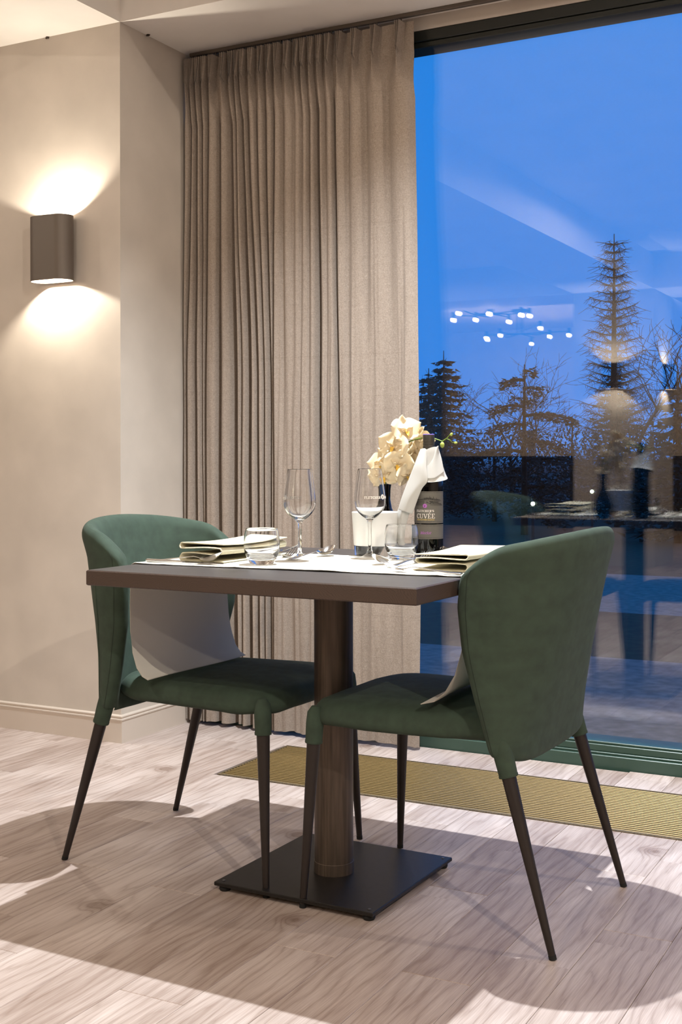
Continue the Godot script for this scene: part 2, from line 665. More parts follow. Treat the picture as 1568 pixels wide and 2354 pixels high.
# ---------------------------------------------------------------- the room
func room() -> void:
	# floor: a screed with the convector pit left open, and planks on it
	var gx0 := 0.544
	var gx1 := 5.0
	var gz0 := -0.226
	var gz1 := 0.211
	var floor_body := struct("floor", boxes([
		[Vector3(-8, -0.30, -0.60), Vector3(6.6, -0.12, 12.7)],
		[Vector3(-8, -0.12, -0.60), Vector3(gx0, -0.009, 12.7)],
		[Vector3(gx1, -0.12, -0.60), Vector3(6.6, -0.009, 12.7)],
		[Vector3(gx0, -0.12, -0.60), Vector3(gx1, -0.009, gz0)],
		[Vector3(gx0, -0.12, gz1), Vector3(gx1, -0.009, 12.7)]]), M.sub, "pale greige oak plank floor running towards the window")
	var pw := 0.145
	var pl := 1.24
	var meshes := {}
	var far := [MB.new(), MB.new(), MB.new()]
	for col in range(-64, 38):
		var x0 := 1.255 + col * pw
		if x0 < -7.95 or x0 + pw > 6.5:
			continue
		var shift := fposmod(col * 0.437 + 0.13 * sin(col * 2.3), 1.0) * pl
		if col == 0: shift = fposmod(1.61 + 0.43, pl)
		if col == 1: shift = fposmod(1.29 + 0.43, pl)
		if col == 2: shift = fposmod(0.823 + 0.43, pl)
		if col == -1: shift = fposmod(1.0 + 0.43, pl)
		for k in range(-1, 12):
			var z0 := -0.43 + shift + k * pl
			var z1 := minf(z0 + pl, 12.45)
			z0 = maxf(z0, -0.43)
			if z1 - z0 < 0.02:
				continue
			var spans := [[z0, z1]]
			if x0 + pw > gx0 + 0.02 and x0 < gx1 - 0.02:
				spans = []
				if z0 < gz0: spans.append([z0, minf(z1, gz0)])
				if z1 > gz1: spans.append([maxf(z0, gz1), z1])
			for s in spans:
				if s[1] - s[0] < 0.02:
					continue
				var xa := x0
				var xb := x0 + pw
				if x0 < 0.0 and s[0] < 0.0:
					if xb > 0.0:
						var nb := MB.new()
						plank(nb, 0.0, xb, s[0], minf(s[1], 0.0), 0.3, false)
						obj("plank", nb.mesh(), M.planks[1], floor_body)
					s = [0.0, s[1]]
					if s[1] <= 0.02: continue
				var near: bool = x0 > -1.1 and x0 < 3.1 and s[0] < 3.0
				var b: MB = MB.new() if near else far[posmod(col * 3 + k, 3)]
				plank(b, xa, xb, s[0], s[1], fposmod(col * 0.37 + k * 0.21, 1.0), posmod(col + k, 2) == 0)
				if near:
					obj("plank", b.mesh(), M.planks[posmod(col * 5 + k * 3 + (col / 3), 6)], floor_body)
	for i in 3:
		var f := obj("far_planks", far[i].mesh(), M.planks[i * 2], floor_body)
		f.set_meta("kind", "stuff")
	# convector grille: brass slats on spacer rods in the pit
	var g := thing("floor_grille", "long brass slatted floor grille running along the foot of the window", "floor grille", Vector3(0, 0, 0))
	var pit := MB.new()
	pit.box(Vector3((gx0 + gx1) / 2.0, -0.117, (gz0 + gz1) / 2.0), Vector3(gx1 - gx0 - 0.004, 0.004, gz1 - gz0 - 0.004))
	obj("tray", pit.mesh(), M.pit, g)
	var fr := MB.new()
	fr.box(Vector3((gx0 + gx1) / 2.0, -0.004, gz1 - 0.006), Vector3(gx1 - gx0, 0.014, 0.012), 0.001)
	fr.box(Vector3((gx0 + gx1) / 2.0, -0.004, gz0 + 0.003), Vector3(gx1 - gx0, 0.014, 0.006), 0.001)
	fr.box(Vector3(gx0 + 0.003, -0.004, (gz0 + gz1) / 2.0), Vector3(0.006, 0.014, gz1 - gz0 - 0.019), 0.001)
	obj("edge_frame", fr.mesh(), M.brass_dark, g)
	var sl := MB.new()
	sl.box(Vector3.ZERO, Vector3(gx1 - gx0 - 0.014, 0.012, 0.0075), 0.0012)
	var slat := sl.mesh()
	var n := 25
	var z_lo := gz0 + 0.014
	var z_hi := gz1 - 0.020
	for k in n:
		var o := obj("slat", slat, M.brass, g)
		o.position = Vector3((gx0 + gx1) / 2.0, -0.004, lerpf(z_lo, z_hi, k / float(n - 1)))
	var x := 0.66
	while x < gx1:
		var rd := MB.new()
		rd.box(Vector3(x, -0.0075, (z_lo + z_hi) / 2.0), Vector3(0.007, 0.010, z_hi - z_lo + 0.016), 0.001)
		obj("spacer_rod", rd.mesh(), M.brass, g)
		x += 0.285
	# walls
	var wf := struct("wall_front", boxes([[Vector3(-8, -0.3, -0.60), Vector3(0, 3.05, 0.0)]]), M.wall, "beige plastered pier wall beside the window recess")
	struct("wall_front_001", boxes([[Vector3(5.2, -0.3, -0.60), Vector3(6.6, 3.05, 0.0)]]), M.wall, "beige pier wall at the other end of the window")
	struct("wall_front_002", boxes([[Vector3(0, SOFFIT, -0.60), Vector3(5.2, 3.05, 0.0)]]), M.ceiling, "painted lintel and soffit above the window recess")
	struct("wall_left", boxes([[Vector3(-8.2, -0.3, -0.6), Vector3(-8, 3.05, 12.7)]]), M.wall, "beige end wall of the dining room")
	struct("wall_right", boxes([[Vector3(6.5, -0.3, 0.0), Vector3(6.7, 3.05, 12.7)]]), M.wall, "beige side wall of the dining room")
	struct("wall_back", boxes([[Vector3(-8, -0.3, 12.5), Vector3(6.5, 3.05, 12.7)]]), M.wall, "beige far wall of the dining room")
	struct("trim_1", boxes([[Vector3(-8, 0, 12.47), Vector3(6.5, 0.98, 12.5)], [Vector3(-8, 0.98, 12.455), Vector3(6.5, 1.02, 12.5)]]), M.dado, "dark wood panelling along the foot of the far wall")
	struct("pillar_1", boxes([[Vector3(-0.75, 0, 6.75), Vector3(0, SOFFIT, 7.5)]]), M.wall, "beige square column far behind the table")
	# coffered ceiling
	var bm := []
	for xx in [[-0.75, 0.0], [4.9, 5.6], [-6.6, -5.9]]:
		bm.append([Vector3(xx[0], SOFFIT, 0.0), Vector3(xx[1], COFFER, 12.5)])
	var cl := struct("ceiling", boxes([[Vector3(-8, COFFER, 0.0), Vector3(6.5, 3.05, 12.5)]]), M.ceiling, "coffered ceiling above the dining room")
	for q in bm:
		obj("beam", boxes([q]), M.ceiling, cl)
	for zz in [[6.75, 7.5]]:
		for xx in [[-5.9, -0.75], [0.0, 4.9]]:
			obj("beam", boxes([[Vector3(xx[0], SOFFIT, zz[0]), Vector3(xx[1], COFFER, zz[1])]]), M.ceiling, cl)
	for p in [Vector3(0.008, SOFFIT - 0.003, -0.15), Vector3(-0.33, SOFFIT - 0.004, 0.002)]:
		var ch := MB.new()
		for k in 6:
			ch.box(p + Vector3(rng.randf_range(-0.010, 0.010), rng.randf_range(-0.003, 0.003), rng.randf_range(-0.004, 0.004)), Vector3(0.007, 0.005, 0.005) * rng.randf_range(0.5, 1.2), 0.001, Basis.from_euler(Vector3(k, k * 2.0, 0.3)))
		obj("chipped_plaster", ch.mesh(), M.chip, wf)
	# baseboard with two beads, along the pier and round its corner
	var prof := PackedVector2Array([Vector2(0, 0.0), Vector2(0.012, 0.0), Vector2(0.012, 0.078), Vector2(0.0145, 0.080), Vector2(0.0145, 0.084), Vector2(0.0105, 0.086), Vector2(0.0105, 0.089), Vector2(0.0125, 0.091), Vector2(0.0125, 0.0945), Vector2(0.006, 0.098), Vector2(0.0, 0.098)])
	var bb := MB.new()
	for i in prof.size() - 1:
		var p := prof[i]
		var q := prof[i + 1]
		bb.quad(Vector3(-8, p.y, p.x), Vector3(-8, q.y, q.x), Vector3(q.x, q.y, q.x), Vector3(p.x, p.y, p.x))
		bb.quad(Vector3(p.x, p.y, p.x), Vector3(q.x, q.y, q.x), Vector3(q.x, q.y, -0.43), Vector3(p.x, p.y, -0.43))
	struct("baseboard_front", bb.mesh(), M.trim, "beige baseboard with a beaded top along the pier")


func plank(b: MB, xa: float, xb: float, za: float, zb: float, u0: float, flip: bool) -> void:
	var g := 0.0005
	var ch := 0.0009
	var y := 0.0
	var lo := Vector2(xa + g, za + g)
	var hi := Vector2(xb - g, zb - g)
	var li := lo + Vector2(ch, ch)
	var hj := hi - Vector2(ch, ch)
	var v0 := u0
	var v1 := u0 + (zb - za) / 1.24
	if flip:
		var t := v0
		v0 = v1; v1 = t
	var top := [Vector3(li.x, y, li.y), Vector3(hj.x, y, li.y), Vector3(hj.x, y, hj.y), Vector3(li.x, y, hj.y)]
	var mid := [Vector3(lo.x, y - 0.0008, lo.y), Vector3(hi.x, y - 0.0008, lo.y), Vector3(hi.x, y - 0.0008, hi.y), Vector3(lo.x, y - 0.0008, hi.y)]
	var uvs := [Vector2(0.01, v0), Vector2(0.99, v0), Vector2(0.99, v1), Vector2(0.01, v1)]
	b.quad(top[0], top[1], top[2], top[3], uvs[0], uvs[1], uvs[2], uvs[3])
	for k in 4:
		var j := (k + 1) % 4
		b.quad(mid[k], mid[j], top[j], top[k], uvs[k], uvs[j], uvs[j], uvs[k])
		b.quad(mid[k] + Vector3(0, -0.0075, 0), mid[j] + Vector3(0, -0.0075, 0), mid[j], mid[k], uvs[k], uvs[j], uvs[j], uvs[k])


func window() -> void:
	var w := Node3D.new()
	w.name = "window_1"
	add_child(w)
	w.set_meta("kind", "structure")
	w.set_meta("label", "large fixed window with dark frame looking out at blue dusk")
	var x0 := 0.0
	var x1 := 5.2
	# head: painted strip, then the dark stepped frame
	obj("head_trim", boxes([[Vector3(x0, 2.490, -0.56), Vector3(x1, SOFFIT, -0.455)]]), M.wall, w)
	obj("head_frame", boxes([[Vector3(x0, 2.452, -0.56), Vector3(x1, 2.490, -0.456)], [Vector3(x0, 2.432, -0.555), Vector3(x1, 2.452, -0.464)]], 0.003), M.frame_dark, w)
	# sill: green stepped frame
	obj("sill_frame", boxes([[Vector3(x0, -0.009, -0.58), Vector3(x1, 0.040, -0.435)], [Vector3(x0, 0.040, -0.575), Vector3(x1, 0.0475, -0.448)], [Vector3(x0, 0.0475, -0.57), Vector3(x1, 0.070, -0.456)], [Vector3(x0, 0.070, -0.565), Vector3(x1, 0.078, -0.464)]], 0.002), M.frame_green, w)
	obj("jamb_frame", boxes([[Vector3(x0, 0.078, -0.56), Vector3(x0 + 0.06, 2.432, -0.458)], [Vector3(x1 - 0.06, 0.078, -0.56), Vector3(x1, 2.432, -0.458)]], 0.003), M.frame_dark, w)
	for k in 3:
		var z := GLASS_Z - 0.018 * k
		obj("glass_pane", boxes([[Vector3(x0 + 0.055, 0.070, z - 0.006), Vector3(x1 - 0.055, 2.440, z)]]), M.glass_pane, w)


# ---------------------------------------------------------------- dusk garden
func outdoors() -> void:
	struct("ground", boxes([[Vector3(-60, -0.5, -90), Vector3(60, -0.22, -0.62)]]), M.soil, "dark garden ground beyond the window")
	struct("terrace", boxes([[Vector3(-20, -0.22, -3.2), Vector3(20, -0.10, -0.62)]]), M.paving, "grey paved terrace outside the window")
	struct("lawn", boxes([[Vector3(-40, -0.22, -5.4), Vector3(40, -0.13, -3.2)], [Vector3(-40, -0.22, -26), Vector3(40, -0.15, -8.4)]]), M.lawn, "dark lawn in strips beyond the terrace")
	struct("path", boxes([[Vector3(-40, -0.22, -8.4), Vector3(40, -0.14, -5.4)]]), M.paving, "grey path between the lawn strips")
	garden_light(Vector3(-1.584, 0.511, -9.0), "small garden post light shining left of the reflected vase")
	garden_light(Vector3(-1.53, 0.591, -11.0), "small garden post light shining right beside the reflected vase")
	# trees: x, z, height, kind (0 spruce, 1 bare larch, 2 bare broadleaf, 3 bush, 4 cedar)
	for s in [
		[-8.08, -21.0, 3.1, 0, "slim dark spruce closest to the curtain edge outside"],
		[-9.2, -24.5, 3.8, 0, "taller dark spruce behind the slim one near the curtain edge"],
		[-10.6, -28.0, 4.2, 2, "bare tree farthest left, branching behind the two spruces"],
		[-8.6, -29.0, 4.5, 2, "bare brown tree under the reflected lamp bulbs"],
		[-3.44, -14.0, 2.55, 4, "broad dark cedar with drooping limbs in front of the bare trees"],
		[-6.9, -25.0, 4.0, 2, "bare brown tree behind the broad cedar"],
		[-7.1, -30.5, 4.6, 2, "thin bare tree between cedar and tall larch"],
		[-8.2, -26.5, 4.3, 2, "bare brown tree between the two spruces and the cedar"],
		[-6.3, -28.5, 4.2, 2, "bare brown tree just left of the tall larch"],
		[-3.9, -25.5, 4.2, 2, "bare brown tree just right of the tall larch"],
		[-5.0, -32.0, 4.8, 2, "thin bare tree far behind the tall larch"],
		[-4.28, -22.0, 5.85, 1, "tall bare larch rising above all other trees outside"],
		[-3.0, -19.0, 4.5, 2, "bare branching tree next right after the tall larch"],
		[-1.9, -17.0, 4.6, 2, "bare branching tree farthest right in the window"],
		[-1.0, -13.2, 2.3, 0, "dark spruce low at the right edge of the window"],
		[-5.7, -27.5, 3.5, 0, "dark spruce half hidden behind the tall larch"],
		[-6.9, -18.0, 1.9, 3, "dark round bush by the lawn, leftmost of the row"],
		[-5.2, -17.4, 1.8, 3, "dark round bush by the lawn, second of the row"],
		[-4.2, -18.8, 1.9, 3, "dark round bush by the lawn, third of the row"],
		[-2.75, -16.6, 1.9, 3, "dark round bush by the lawn, fourth of the row"],
		[-1.5, -15.6, 1.8, 3, "dark round bush by the lawn, fifth of the row"]]:
		tree(Vector3(s[0], -0.16, s[1]), s[2], s[3], ["spruce_tree", "larch_tree", "bare_tree", "garden_bush", "cedar_tree"][s[3]], s[4])


func garden_light(at: Vector3, label: String) -> void:
	var t := thing("garden_light", label, "garden light", Vector3(at.x, -0.16, at.z))
	var h := at.y + 0.16
	var p := MB.new()
	p.lathe(PackedVector2Array([Vector2(0, 0), Vector2(0.05, 0), Vector2(0.05, 0.02), Vector2(0.02, 0.03), Vector2(0.018, h - 0.035), Vector2(0.03, h - 0.03), Vector2(0, h - 0.03)]), 16)
	obj("post", p.mesh(), M.black, t)
	var g := MB.new()
	var prof := PackedVector2Array()
	for k in 9:
		var a := -PI / 2.0 + PI * k / 8.0
		prof.append(Vector2(0.022 * cos(a), h + 0.022 * sin(a)))
	g.lathe(prof, 14)
	obj("lamp_globe", g.mesh(), M.glow_garden, t)
	var l := OmniLight3D.new()
	l.name = "lamp"
	l.light_color = Color(0.92, 1.0, 0.82)
	l.light_energy = 0.06
	l.light_size = 0.022
	l.omni_range = 8.0
	l.omni_attenuation = 2.0
	l.shadow_enabled = true
	t.add_child(l)
	l.position = Vector3(0, h, 0)


func tree(at: Vector3, h: float, kind: int, called: String, label: String) -> void:
	var t := thing(called, label, "bush" if kind == 3 else "tree", at, rng.randf() * TAU, ["spruces beyond the lawn", "", "bare trees beyond the lawn", "bushes at the edge of the lawn", ""][kind])
	var tr := MB.new()
	var fo := MB.new()
	if kind == 2:
		branch(tr, Vector3.ZERO, Vector3(rng.randf_range(-0.08, 0.08), 1, rng.randf_range(-0.08, 0.08)), h * 0.34, h * 0.013, 0, h)
		obj("trunk", tr.mesh(), M.twig, t)
		return
	tr.tube(PackedVector3Array([Vector3.ZERO, Vector3(0, h * 0.5, 0), Vector3(0.02, h, 0)]), PackedFloat32Array([h * 0.016 + 0.02, h * 0.010 + 0.01, 0.008]), 7, Vector3.RIGHT)
	if kind == 3:
		for k in 3000:
			var d := Vector3(rng.randfn(), absf(rng.randfn()) * 0.9, rng.randfn()).normalized()
			var p := d * Vector3(h * 0.62, h * 0.86, h * 0.62) * (0.45 + 0.55 * sqrt(rng.randf())) + Vector3(0, 0.1, 0)
			leaf(fo, p, d, 0.085)
	elif kind == 4:
		for k in 17:
			var f := k / 16.0
			var y := h * (0.12 + 0.84 * f)
			var a := k * 2.4
			var out := Vector3(cos(a), 0, sin(a))
			var len := h * (0.52 * (1.0 - f * f) + 0.07) * rng.randf_range(0.75, 1.1)
			var pts := PackedVector3Array()
			var rad := PackedFloat32Array()
			for i in 6:
				var u := i / 5.0
				pts.append(Vector3(0, y, 0) + out * len * u + Vector3(0, len * (0.22 * u - 0.36 * u * u), 0))
				rad.append(lerpf(0.028, 0.006, u))
			tr.tube(pts, rad, 5, Vector3.UP, 1.0, false)
			for i in int(len * 330.0):
				var u := rng.randf_range(0.15, 1.0)
				var p: Vector3 = pts[int(u * 4.99)].lerp(pts[mini(int(u * 4.99) + 1, 5)], fposmod(u * 4.99, 1.0))
				var sd := out.cross(Vector3.UP) * rng.randfn() * 0.17 * (1.2 - u)
				leaf(fo, p + sd + Vector3(0, rng.randf_range(-0.10, 0.03), 0), (out + sd).normalized(), 0.075)
	else:
		var levels := int(h * (5.2 if kind == 0 else 4.2))
		for k in levels:
			var f := float(k) / levels
			var y := h * (0.10 + 0.88 * f) if kind == 0 else h * (0.28 + 0.71 * f)
			var reach := h * ((0.30 * pow(1.0 - f, 0.8) + 0.02) if kind == 0 else (0.125 * pow(1.0 - f, 0.7) + 0.02))
			var n := 7 if kind == 0 else 6
			for q in n:
				var a := TAU * (q + rng.randf() * 0.8) / n + k * 0.9
				var out := Vector3(cos(a), 0, sin(a))
				var len := reach * rng.randf_range(0.7, 1.15)
				var pts := PackedVector3Array()
				var rad := PackedFloat32Array()
				for i in 5:
					var u := i / 4.0
					var droop := (-0.30 * u + 0.16 * u * u) if kind == 0 else (0.10 * u + 0.18 * u * u)
					pts.append(Vector3(0, y, 0) + out * len * u + Vector3(0, droop * len, 0))
					rad.append(lerpf(0.016, 0.004, u))
				tr.tube(pts, rad, 4, Vector3.UP, 1.0, false)
				var m := int(len * (34.0 if kind == 0 else 42.0)) + 3
				for i in m:
					var u := rng.randf_range(0.12, 1.0)
					var p: Vector3 = pts[int(u * 3.99)].lerp(pts[mini(int(u * 3.99) + 1, 4)], fposmod(u * 3.99, 1.0))
					if kind == 0:
						leaf(fo, p + Vector3(rng.randfn() * 0.05, -absf(rng.randfn()) * 0.06, rng.randfn() * 0.05), out, 0.15)
					else:
						var e := p + (out * rng.randf_range(-0.05, 0.16) + Vector3(rng.randfn() * 0.10, rng.randf_range(-0.18, 0.06), rng.randfn() * 0.10))
						tr.tube(PackedVector3Array([p, e]), PackedFloat32Array([0.005, 0.0025]), 3, Vector3.UP, 1.0, false)
	obj("trunk", tr.mesh(), M.bark if kind != 1 else M.twig, t)
	if fo.v.size():
		var o := obj("needles", fo.mesh(), M.needle, t)
		o.set_meta("kind", "stuff")


func leaf(b: MB, p: Vector3, d: Vector3, s: float) -> void:
	var a := (d + Vector3(rng.randfn(), rng.randfn() * 0.5 - 0.2, rng.randfn()) * 0.6).normalized() * s * rng.randf_range(0.6, 1.3)
	var w := a.cross(Vector3(rng.randfn(), rng.randfn(), rng.randfn())).normalized() * s * 0.22
	var i := b.add(p - w)
	b.add(p + a); b.add(p + w)
	b.tri(i, i + 1, i + 2)


func branch(b: MB, p: Vector3, d: Vector3, len: float, r: float, depth: int, h: float) -> void:
	var pts := PackedVector3Array([p])
	var rad := PackedFloat32Array([r])
	var dir := d.normalized()
	var q := p
	for i in 3:
		dir = (dir + Vector3(rng.randfn(), rng.randfn() * 0.4 + 0.12, rng.randfn()) * 0.13).normalized()
		q += dir * len / 3.0
		pts.append(q)
		rad.append(maxf(r * (1.0 - 0.22 * (i + 1)), 0.003))
	b.tube(pts, rad, 6 if depth < 2 else 3, Vector3(0.3, 0.2, 1), 1.0, false)
	if depth >= 5:
		return
	var n := 3 if depth < 4 else 2
	for k in n:
		var at: Vector3 = pts[3] if k == 0 else pts[1 + (k % 3)].lerp(pts[2], rng.randf())
		var side := Vector3(rng.randfn(), rng.randfn() * 0.35, rng.randfn()).normalized()
		branch(b, at, dir * 0.9 + side * (0.35 if k == 0 else 0.85), len * rng.randf_range(0.55, 0.78), maxf(r * 0.55, 0.006), depth + 1, h)


# ---------------------------------------------------------------- curtain
func curtain() -> void:
	var t := thing("curtain", "full-length taupe pinch-pleated curtain drawn to the left of the window", "curtain", Vector3(0, 0, 0))
	var top := [0.011, 0.041, 0.065, 0.093, 0.122, 0.165, 0.208, 0.238, 0.263, 0.293, 0.333, 0.37, 0.406, 0.442, 0.484, 0.517, 0.547, 0.58, 0.615, 0.654, 0.706, 0.775, 0.861, 0.956]
	var low := [0.006, 0.023, 0.057, 0.086, 0.102, 0.164, 0.224, 0.261, 0.297, 0.336, 0.364, 0.388, 0.407, 0.447, 0.489, 0.52, 0.552, 0.591, 0.627, 0.667, 0.714, 0.783, 0.876, 0.978]
	var deep := [0.6, 0.7, 0.9, 0.5, 0.9, 1.0, 1.25, 0.4, 1.2, 0.8, 0.5, 0.7, 0.45, 0.12, 0.10, 0.12, 0.25, 1.3, 0.12, 1.0, 0.14, 0.12, 0.12, 0.3]
	var wide := [0.006, 0.006, 0.008, 0.006, 0.006, 0.009, 0.015, 0.006, 0.010, 0.008, 0.006, 0.007, 0.006, 0.012, 0.014, 0.012, 0.010, 0.011, 0.012, 0.006, 0.016, 0.018, 0.018, 0.01]
	var pinch := [0.032, 0.054, 0.079, 0.107, 0.14, 0.191, 0.227, 0.252, 0.275, 0.313, 0.354, 0.389, 0.423, 0.465, 0.505, 0.532, 0.564, 0.598, 0.633, 0.677, 0.738, 0.814, 0.908]
	var y_top := 2.504
	var y_pin := 2.402
	var nz := noise(1.0, 2, 44)
	var cols := PackedFloat32Array()
	var all := []
	for i in 23:
		for k in 9:
			all.append(i + k / 9.0)
		var w0: float = top[i + 1] - top[i]
		var cp: float = i + (pinch[i] - top[i]) / w0
		for o in [0.0, 0.0012, 0.0025, 0.0038, 0.0052, 0.0066, 0.0080, 0.0094, 0.0108, 0.0122, 0.0140, 0.0165]:
			for sg in [-1.0, 1.0]:
				var c: float = cp + sg * o / w0
				if c > i + 0.02 and c < i + 0.98:
					all.append(c)
	all.append(23.0)
	all.sort()
	for c in all:
		if cols.is_empty() or c - cols[cols.size() - 1] > 0.004:
			cols.append(c)
	var ys := PackedFloat32Array()
	for k in 14:
		ys.append(lerpf(y_top, y_pin - 0.03, k / 13.0))
	for k in range(1, 62):
		ys.append(lerpf(y_pin - 0.03, 0.014, pow(k / 61.0, 1.25)))
	var rows := []
	for y in ys:
		var row := PackedVector3Array()
		var f := smoothstep(2.34, 1.25, y)
		var below: float = clampf((y_pin - y) / 0.16, 0.0, 1.0)
		var head: float = clampf((y - y_pin + 0.012) / 0.02, 0.0, 1.0)
		var spread: float = clampf((y - y_pin) / (y_top - y_pin), 0.0, 1.0)
		for c in cols:
			var i: int = mini(int(c), 22)
			var u: float = c - i
			var xa: float = lerpf(top[i], low[i], f)
			var xb: float = lerpf(top[i + 1], low[i + 1], f)
			var x := lerpf(xa, xb, u)
			var w := xb - xa
			# hanging folds: wide ridges with narrow valleys between
			var la: float = lerpf(lerpf(0.8, deep[i], 0.4), deep[i], f)
			var lb: float = lerpf(lerpf(0.8, deep[i + 1], 0.4), deep[i + 1], f)
			var va: float = exp(-pow(u * w / wide[i], 1.5))
			var vb: float = exp(-pow((1.0 - u) * w / wide[i + 1], 1.5))
			var amp := 0.062
			var z := -amp * (la * va + lb * vb) - 0.10 * w * pow(absf(2.0 * u - 1.0), 2.2) * 0.5
			z += 0.007 * nz.get_noise_2d(x * 11.0, y * 0.8) * (0.4 + f) + 0.010 * nz.get_noise_2d(x * 24.0 + 40.0, y * 0.5) * f * (1.0 if i > 11 else 0.4)
			var hang := z * below
			# heading: each pleat is three thin fins pinched together at its foot
			var w0: float = top[i + 1] - top[i]
			var dx: float = (u * w0 + top[i]) - pinch[i]
			var fin := 0.0
			for s in [-1.0, 0.0, 1.0]:
				fin = maxf(fin, exp(-pow((dx - s * 0.0066) / 0.0024, 2.0)))
			# the fins fan out towards the top edge and close up at the pinch
			var near := smoothstep(0.022, 0.0095, absf(dx))
			var squeeze := lerpf(0.36, 1.25, spread) if y > y_pin else lerpf(0.36, 1.0, below)
			x += dx * (squeeze - 1.0) * near * clampf((y - y_pin + 0.16) / 0.16, 0.0, 1.0)
			var hz: float = -0.034 + 0.046 * fin * near - 0.008 * near * spread
			var bloom: float = exp(-pow(dx / lerpf(0.006, w * 0.5, below), 2.0))
			var knot: float = -0.040 + 0.052 * bloom
			z = lerpf(lerpf(knot, hang, below), hz, head)
			var yy := y
			if y < 0.1:
				yy += 0.010 * nz.get_noise_2d(x * 9.0, 3.0) * (1.0 - (y - 0.014) / 0.086)
			row.append(Vector3(x, yy, -0.358 + z - 0.006 * f * sin(x * 9.0)))
		rows.append(row)
	var b := MB.new()
	b.grid(rows)
	# the back of the cloth, a little behind, so that it has thickness
	var back := []
	for r in rows:
		var rr := PackedVector3Array()
		for p in r:
			rr.append(p + Vector3(0, 0, -0.0025))
		back.append(rr)
	b.grid(back)
	obj("cloth", b.mesh(), M.curtain, t)
	var tr := MB.new()
	tr.box(Vector3(2.6, SOFFIT - 0.007, -0.402), Vector3(5.16, 0.014, 0.016), 0.002)
	obj("rail", tr.mesh(), M.sconce, t)
	for i in 23:
		var hk := MB.new()
		hk.tube(PackedVector3Array([Vector3(pinch[i], SOFFIT - 0.016, -0.395), Vector3(pinch[i], 2.50, -0.395), Vector3(pinch[i], 2.47, -0.393)]), PackedFloat32Array([0.002, 0.002, 0.002]), 6, Vector3.RIGHT)
		obj("hook", hk.mesh(), M.sconce, t)


# ---------------------------------------------------------------- table
func table() -> void:
	var t := thing("pedestal_table", "square dark wood table on a round bronze post and black floor plate", "table", TABLE, TABLE_TURN)
	var w := 0.8207
	var d := 0.8311
	var th := 0.0345
	var tb := MB.new()
	var hw := w / 2.0
	var hd := d / 2.0
	var c := 0.0025
	var y1 := TOP_Y
	var y0 := TOP_Y - th
	tb.quad(Vector3(-hw + c, y1, -hd + c), Vector3(hw - c, y1, -hd + c), Vector3(hw - c, y1, hd - c), Vector3(-hw + c, y1, hd - c), Vector2(0, 0), Vector2(0, 1), Vector2(4, 1), Vector2(4, 0))
	tb.quad(Vector3(-hw + c, y0, -hd + c), Vector3(-hw + c, y0, hd - c), Vector3(hw - c, y0, hd - c), Vector3(hw - c, y0, -hd + c))
	var top := obj("tabletop", tb.mesh(), M.top_wood, t)
	var eb := MB.new()
	var ring := [Vector2(-hw, hd), Vector2(hw, hd), Vector2(hw, -hd), Vector2(-hw, -hd)]
	for k in 4:
		var p: Vector2 = ring[k]
		var q: Vector2 = ring[(k + 1) % 4]
		var pi := p - Vector2(signf(p.x), signf(p.y)) * c
		var qi := q - Vector2(signf(q.x), signf(q.y)) * c
		eb.quad(Vector3(p.x, y0 + c, p.y), Vector3(p.x, y1 - c, p.y), Vector3(q.x, y1 - c, q.y), Vector3(q.x, y0 + c, q.y), Vector2(0, 1), Vector2(0, 0), Vector2(1, 0), Vector2(1, 1))
		eb.quad(Vector3(p.x, y1 - c, p.y), Vector3(pi.x, y1, pi.y), Vector3(qi.x, y1, qi.y), Vector3(q.x, y1 - c, q.y), Vector2(0, 0.05), Vector2(0, 0), Vector2(1, 0), Vector2(1, 0.05))
		eb.quad(Vector3(pi.x, y0, pi.y), Vector3(p.x, y0 + c, p.y), Vector3(q.x, y0 + c, q.y), Vector3(qi.x, y0, qi.y), Vector2(0, 1), Vector2(0, 0.95), Vector2(1, 0.95), Vector2(1, 1))
	var ed := obj("edge_band", eb.mesh(), M.edge_wood, t)
	ed.set_meta("label", "growth-ringed wooden edge")
	var pb := MB.new()
	pb.lathe(PackedVector2Array([Vector2(0.0, 0.022), Vector2(0.0475, 0.022), Vector2(0.0475, 0.022), Vector2(0.0475, 0.048), Vector2(0.0468, 0.0487), Vector2(0.0468, 0.0487), Vector2(0.0462, 0.049), Vector2(0.0462, y0 - 0.006), Vector2(0.0462, y0 - 0.006), Vector2(0.0, y0 - 0.006)]), 48)
	var po := obj("post", pb.mesh(), M.post, t)
	po.position = Vector3(0.0, 0, 0.012)
	var mp := MB.new()
	mp.box(Vector3(0, y0 - 0.003, 0.012), Vector3(0.36, 0.006, 0.36), 0.001)
	obj("mounting_plate", mp.mesh(), M.plate, t)
	var bp := MB.new()
	bp.box(Vector3(0, 0.0175, 0), Vector3(0.414, 0.009, 0.422), 0.0015)
	obj("base_plate", bp.mesh(), M.plate, t)
	for sx in [-1.0, 1.0]:
		for sz in [-1.0, 1.0]:
			var f := MB.new()
			f.lathe(PackedVector2Array([Vector2(0, 0.0), Vector2(0.012, 0.0), Vector2(0.014, 0.004), Vector2(0.014, 0.013), Vector2(0, 0.013)]), 16, Vector3(sx * 0.188, 0, sz * 0.192))
			obj("foot", f.mesh(), M.rubber, t)
			var s := MB.new()
			s.lathe(PackedVector2Array([Vector2(0, 0.0222), Vector2(0.004, 0.0222), Vector2(0.0035, 0.0232), Vector2(0.0, 0.0236)]), 10, Vector3(sx * 0.190, 0, sz * 0.194))
			obj("screw", s.mesh(), M.screw, t)


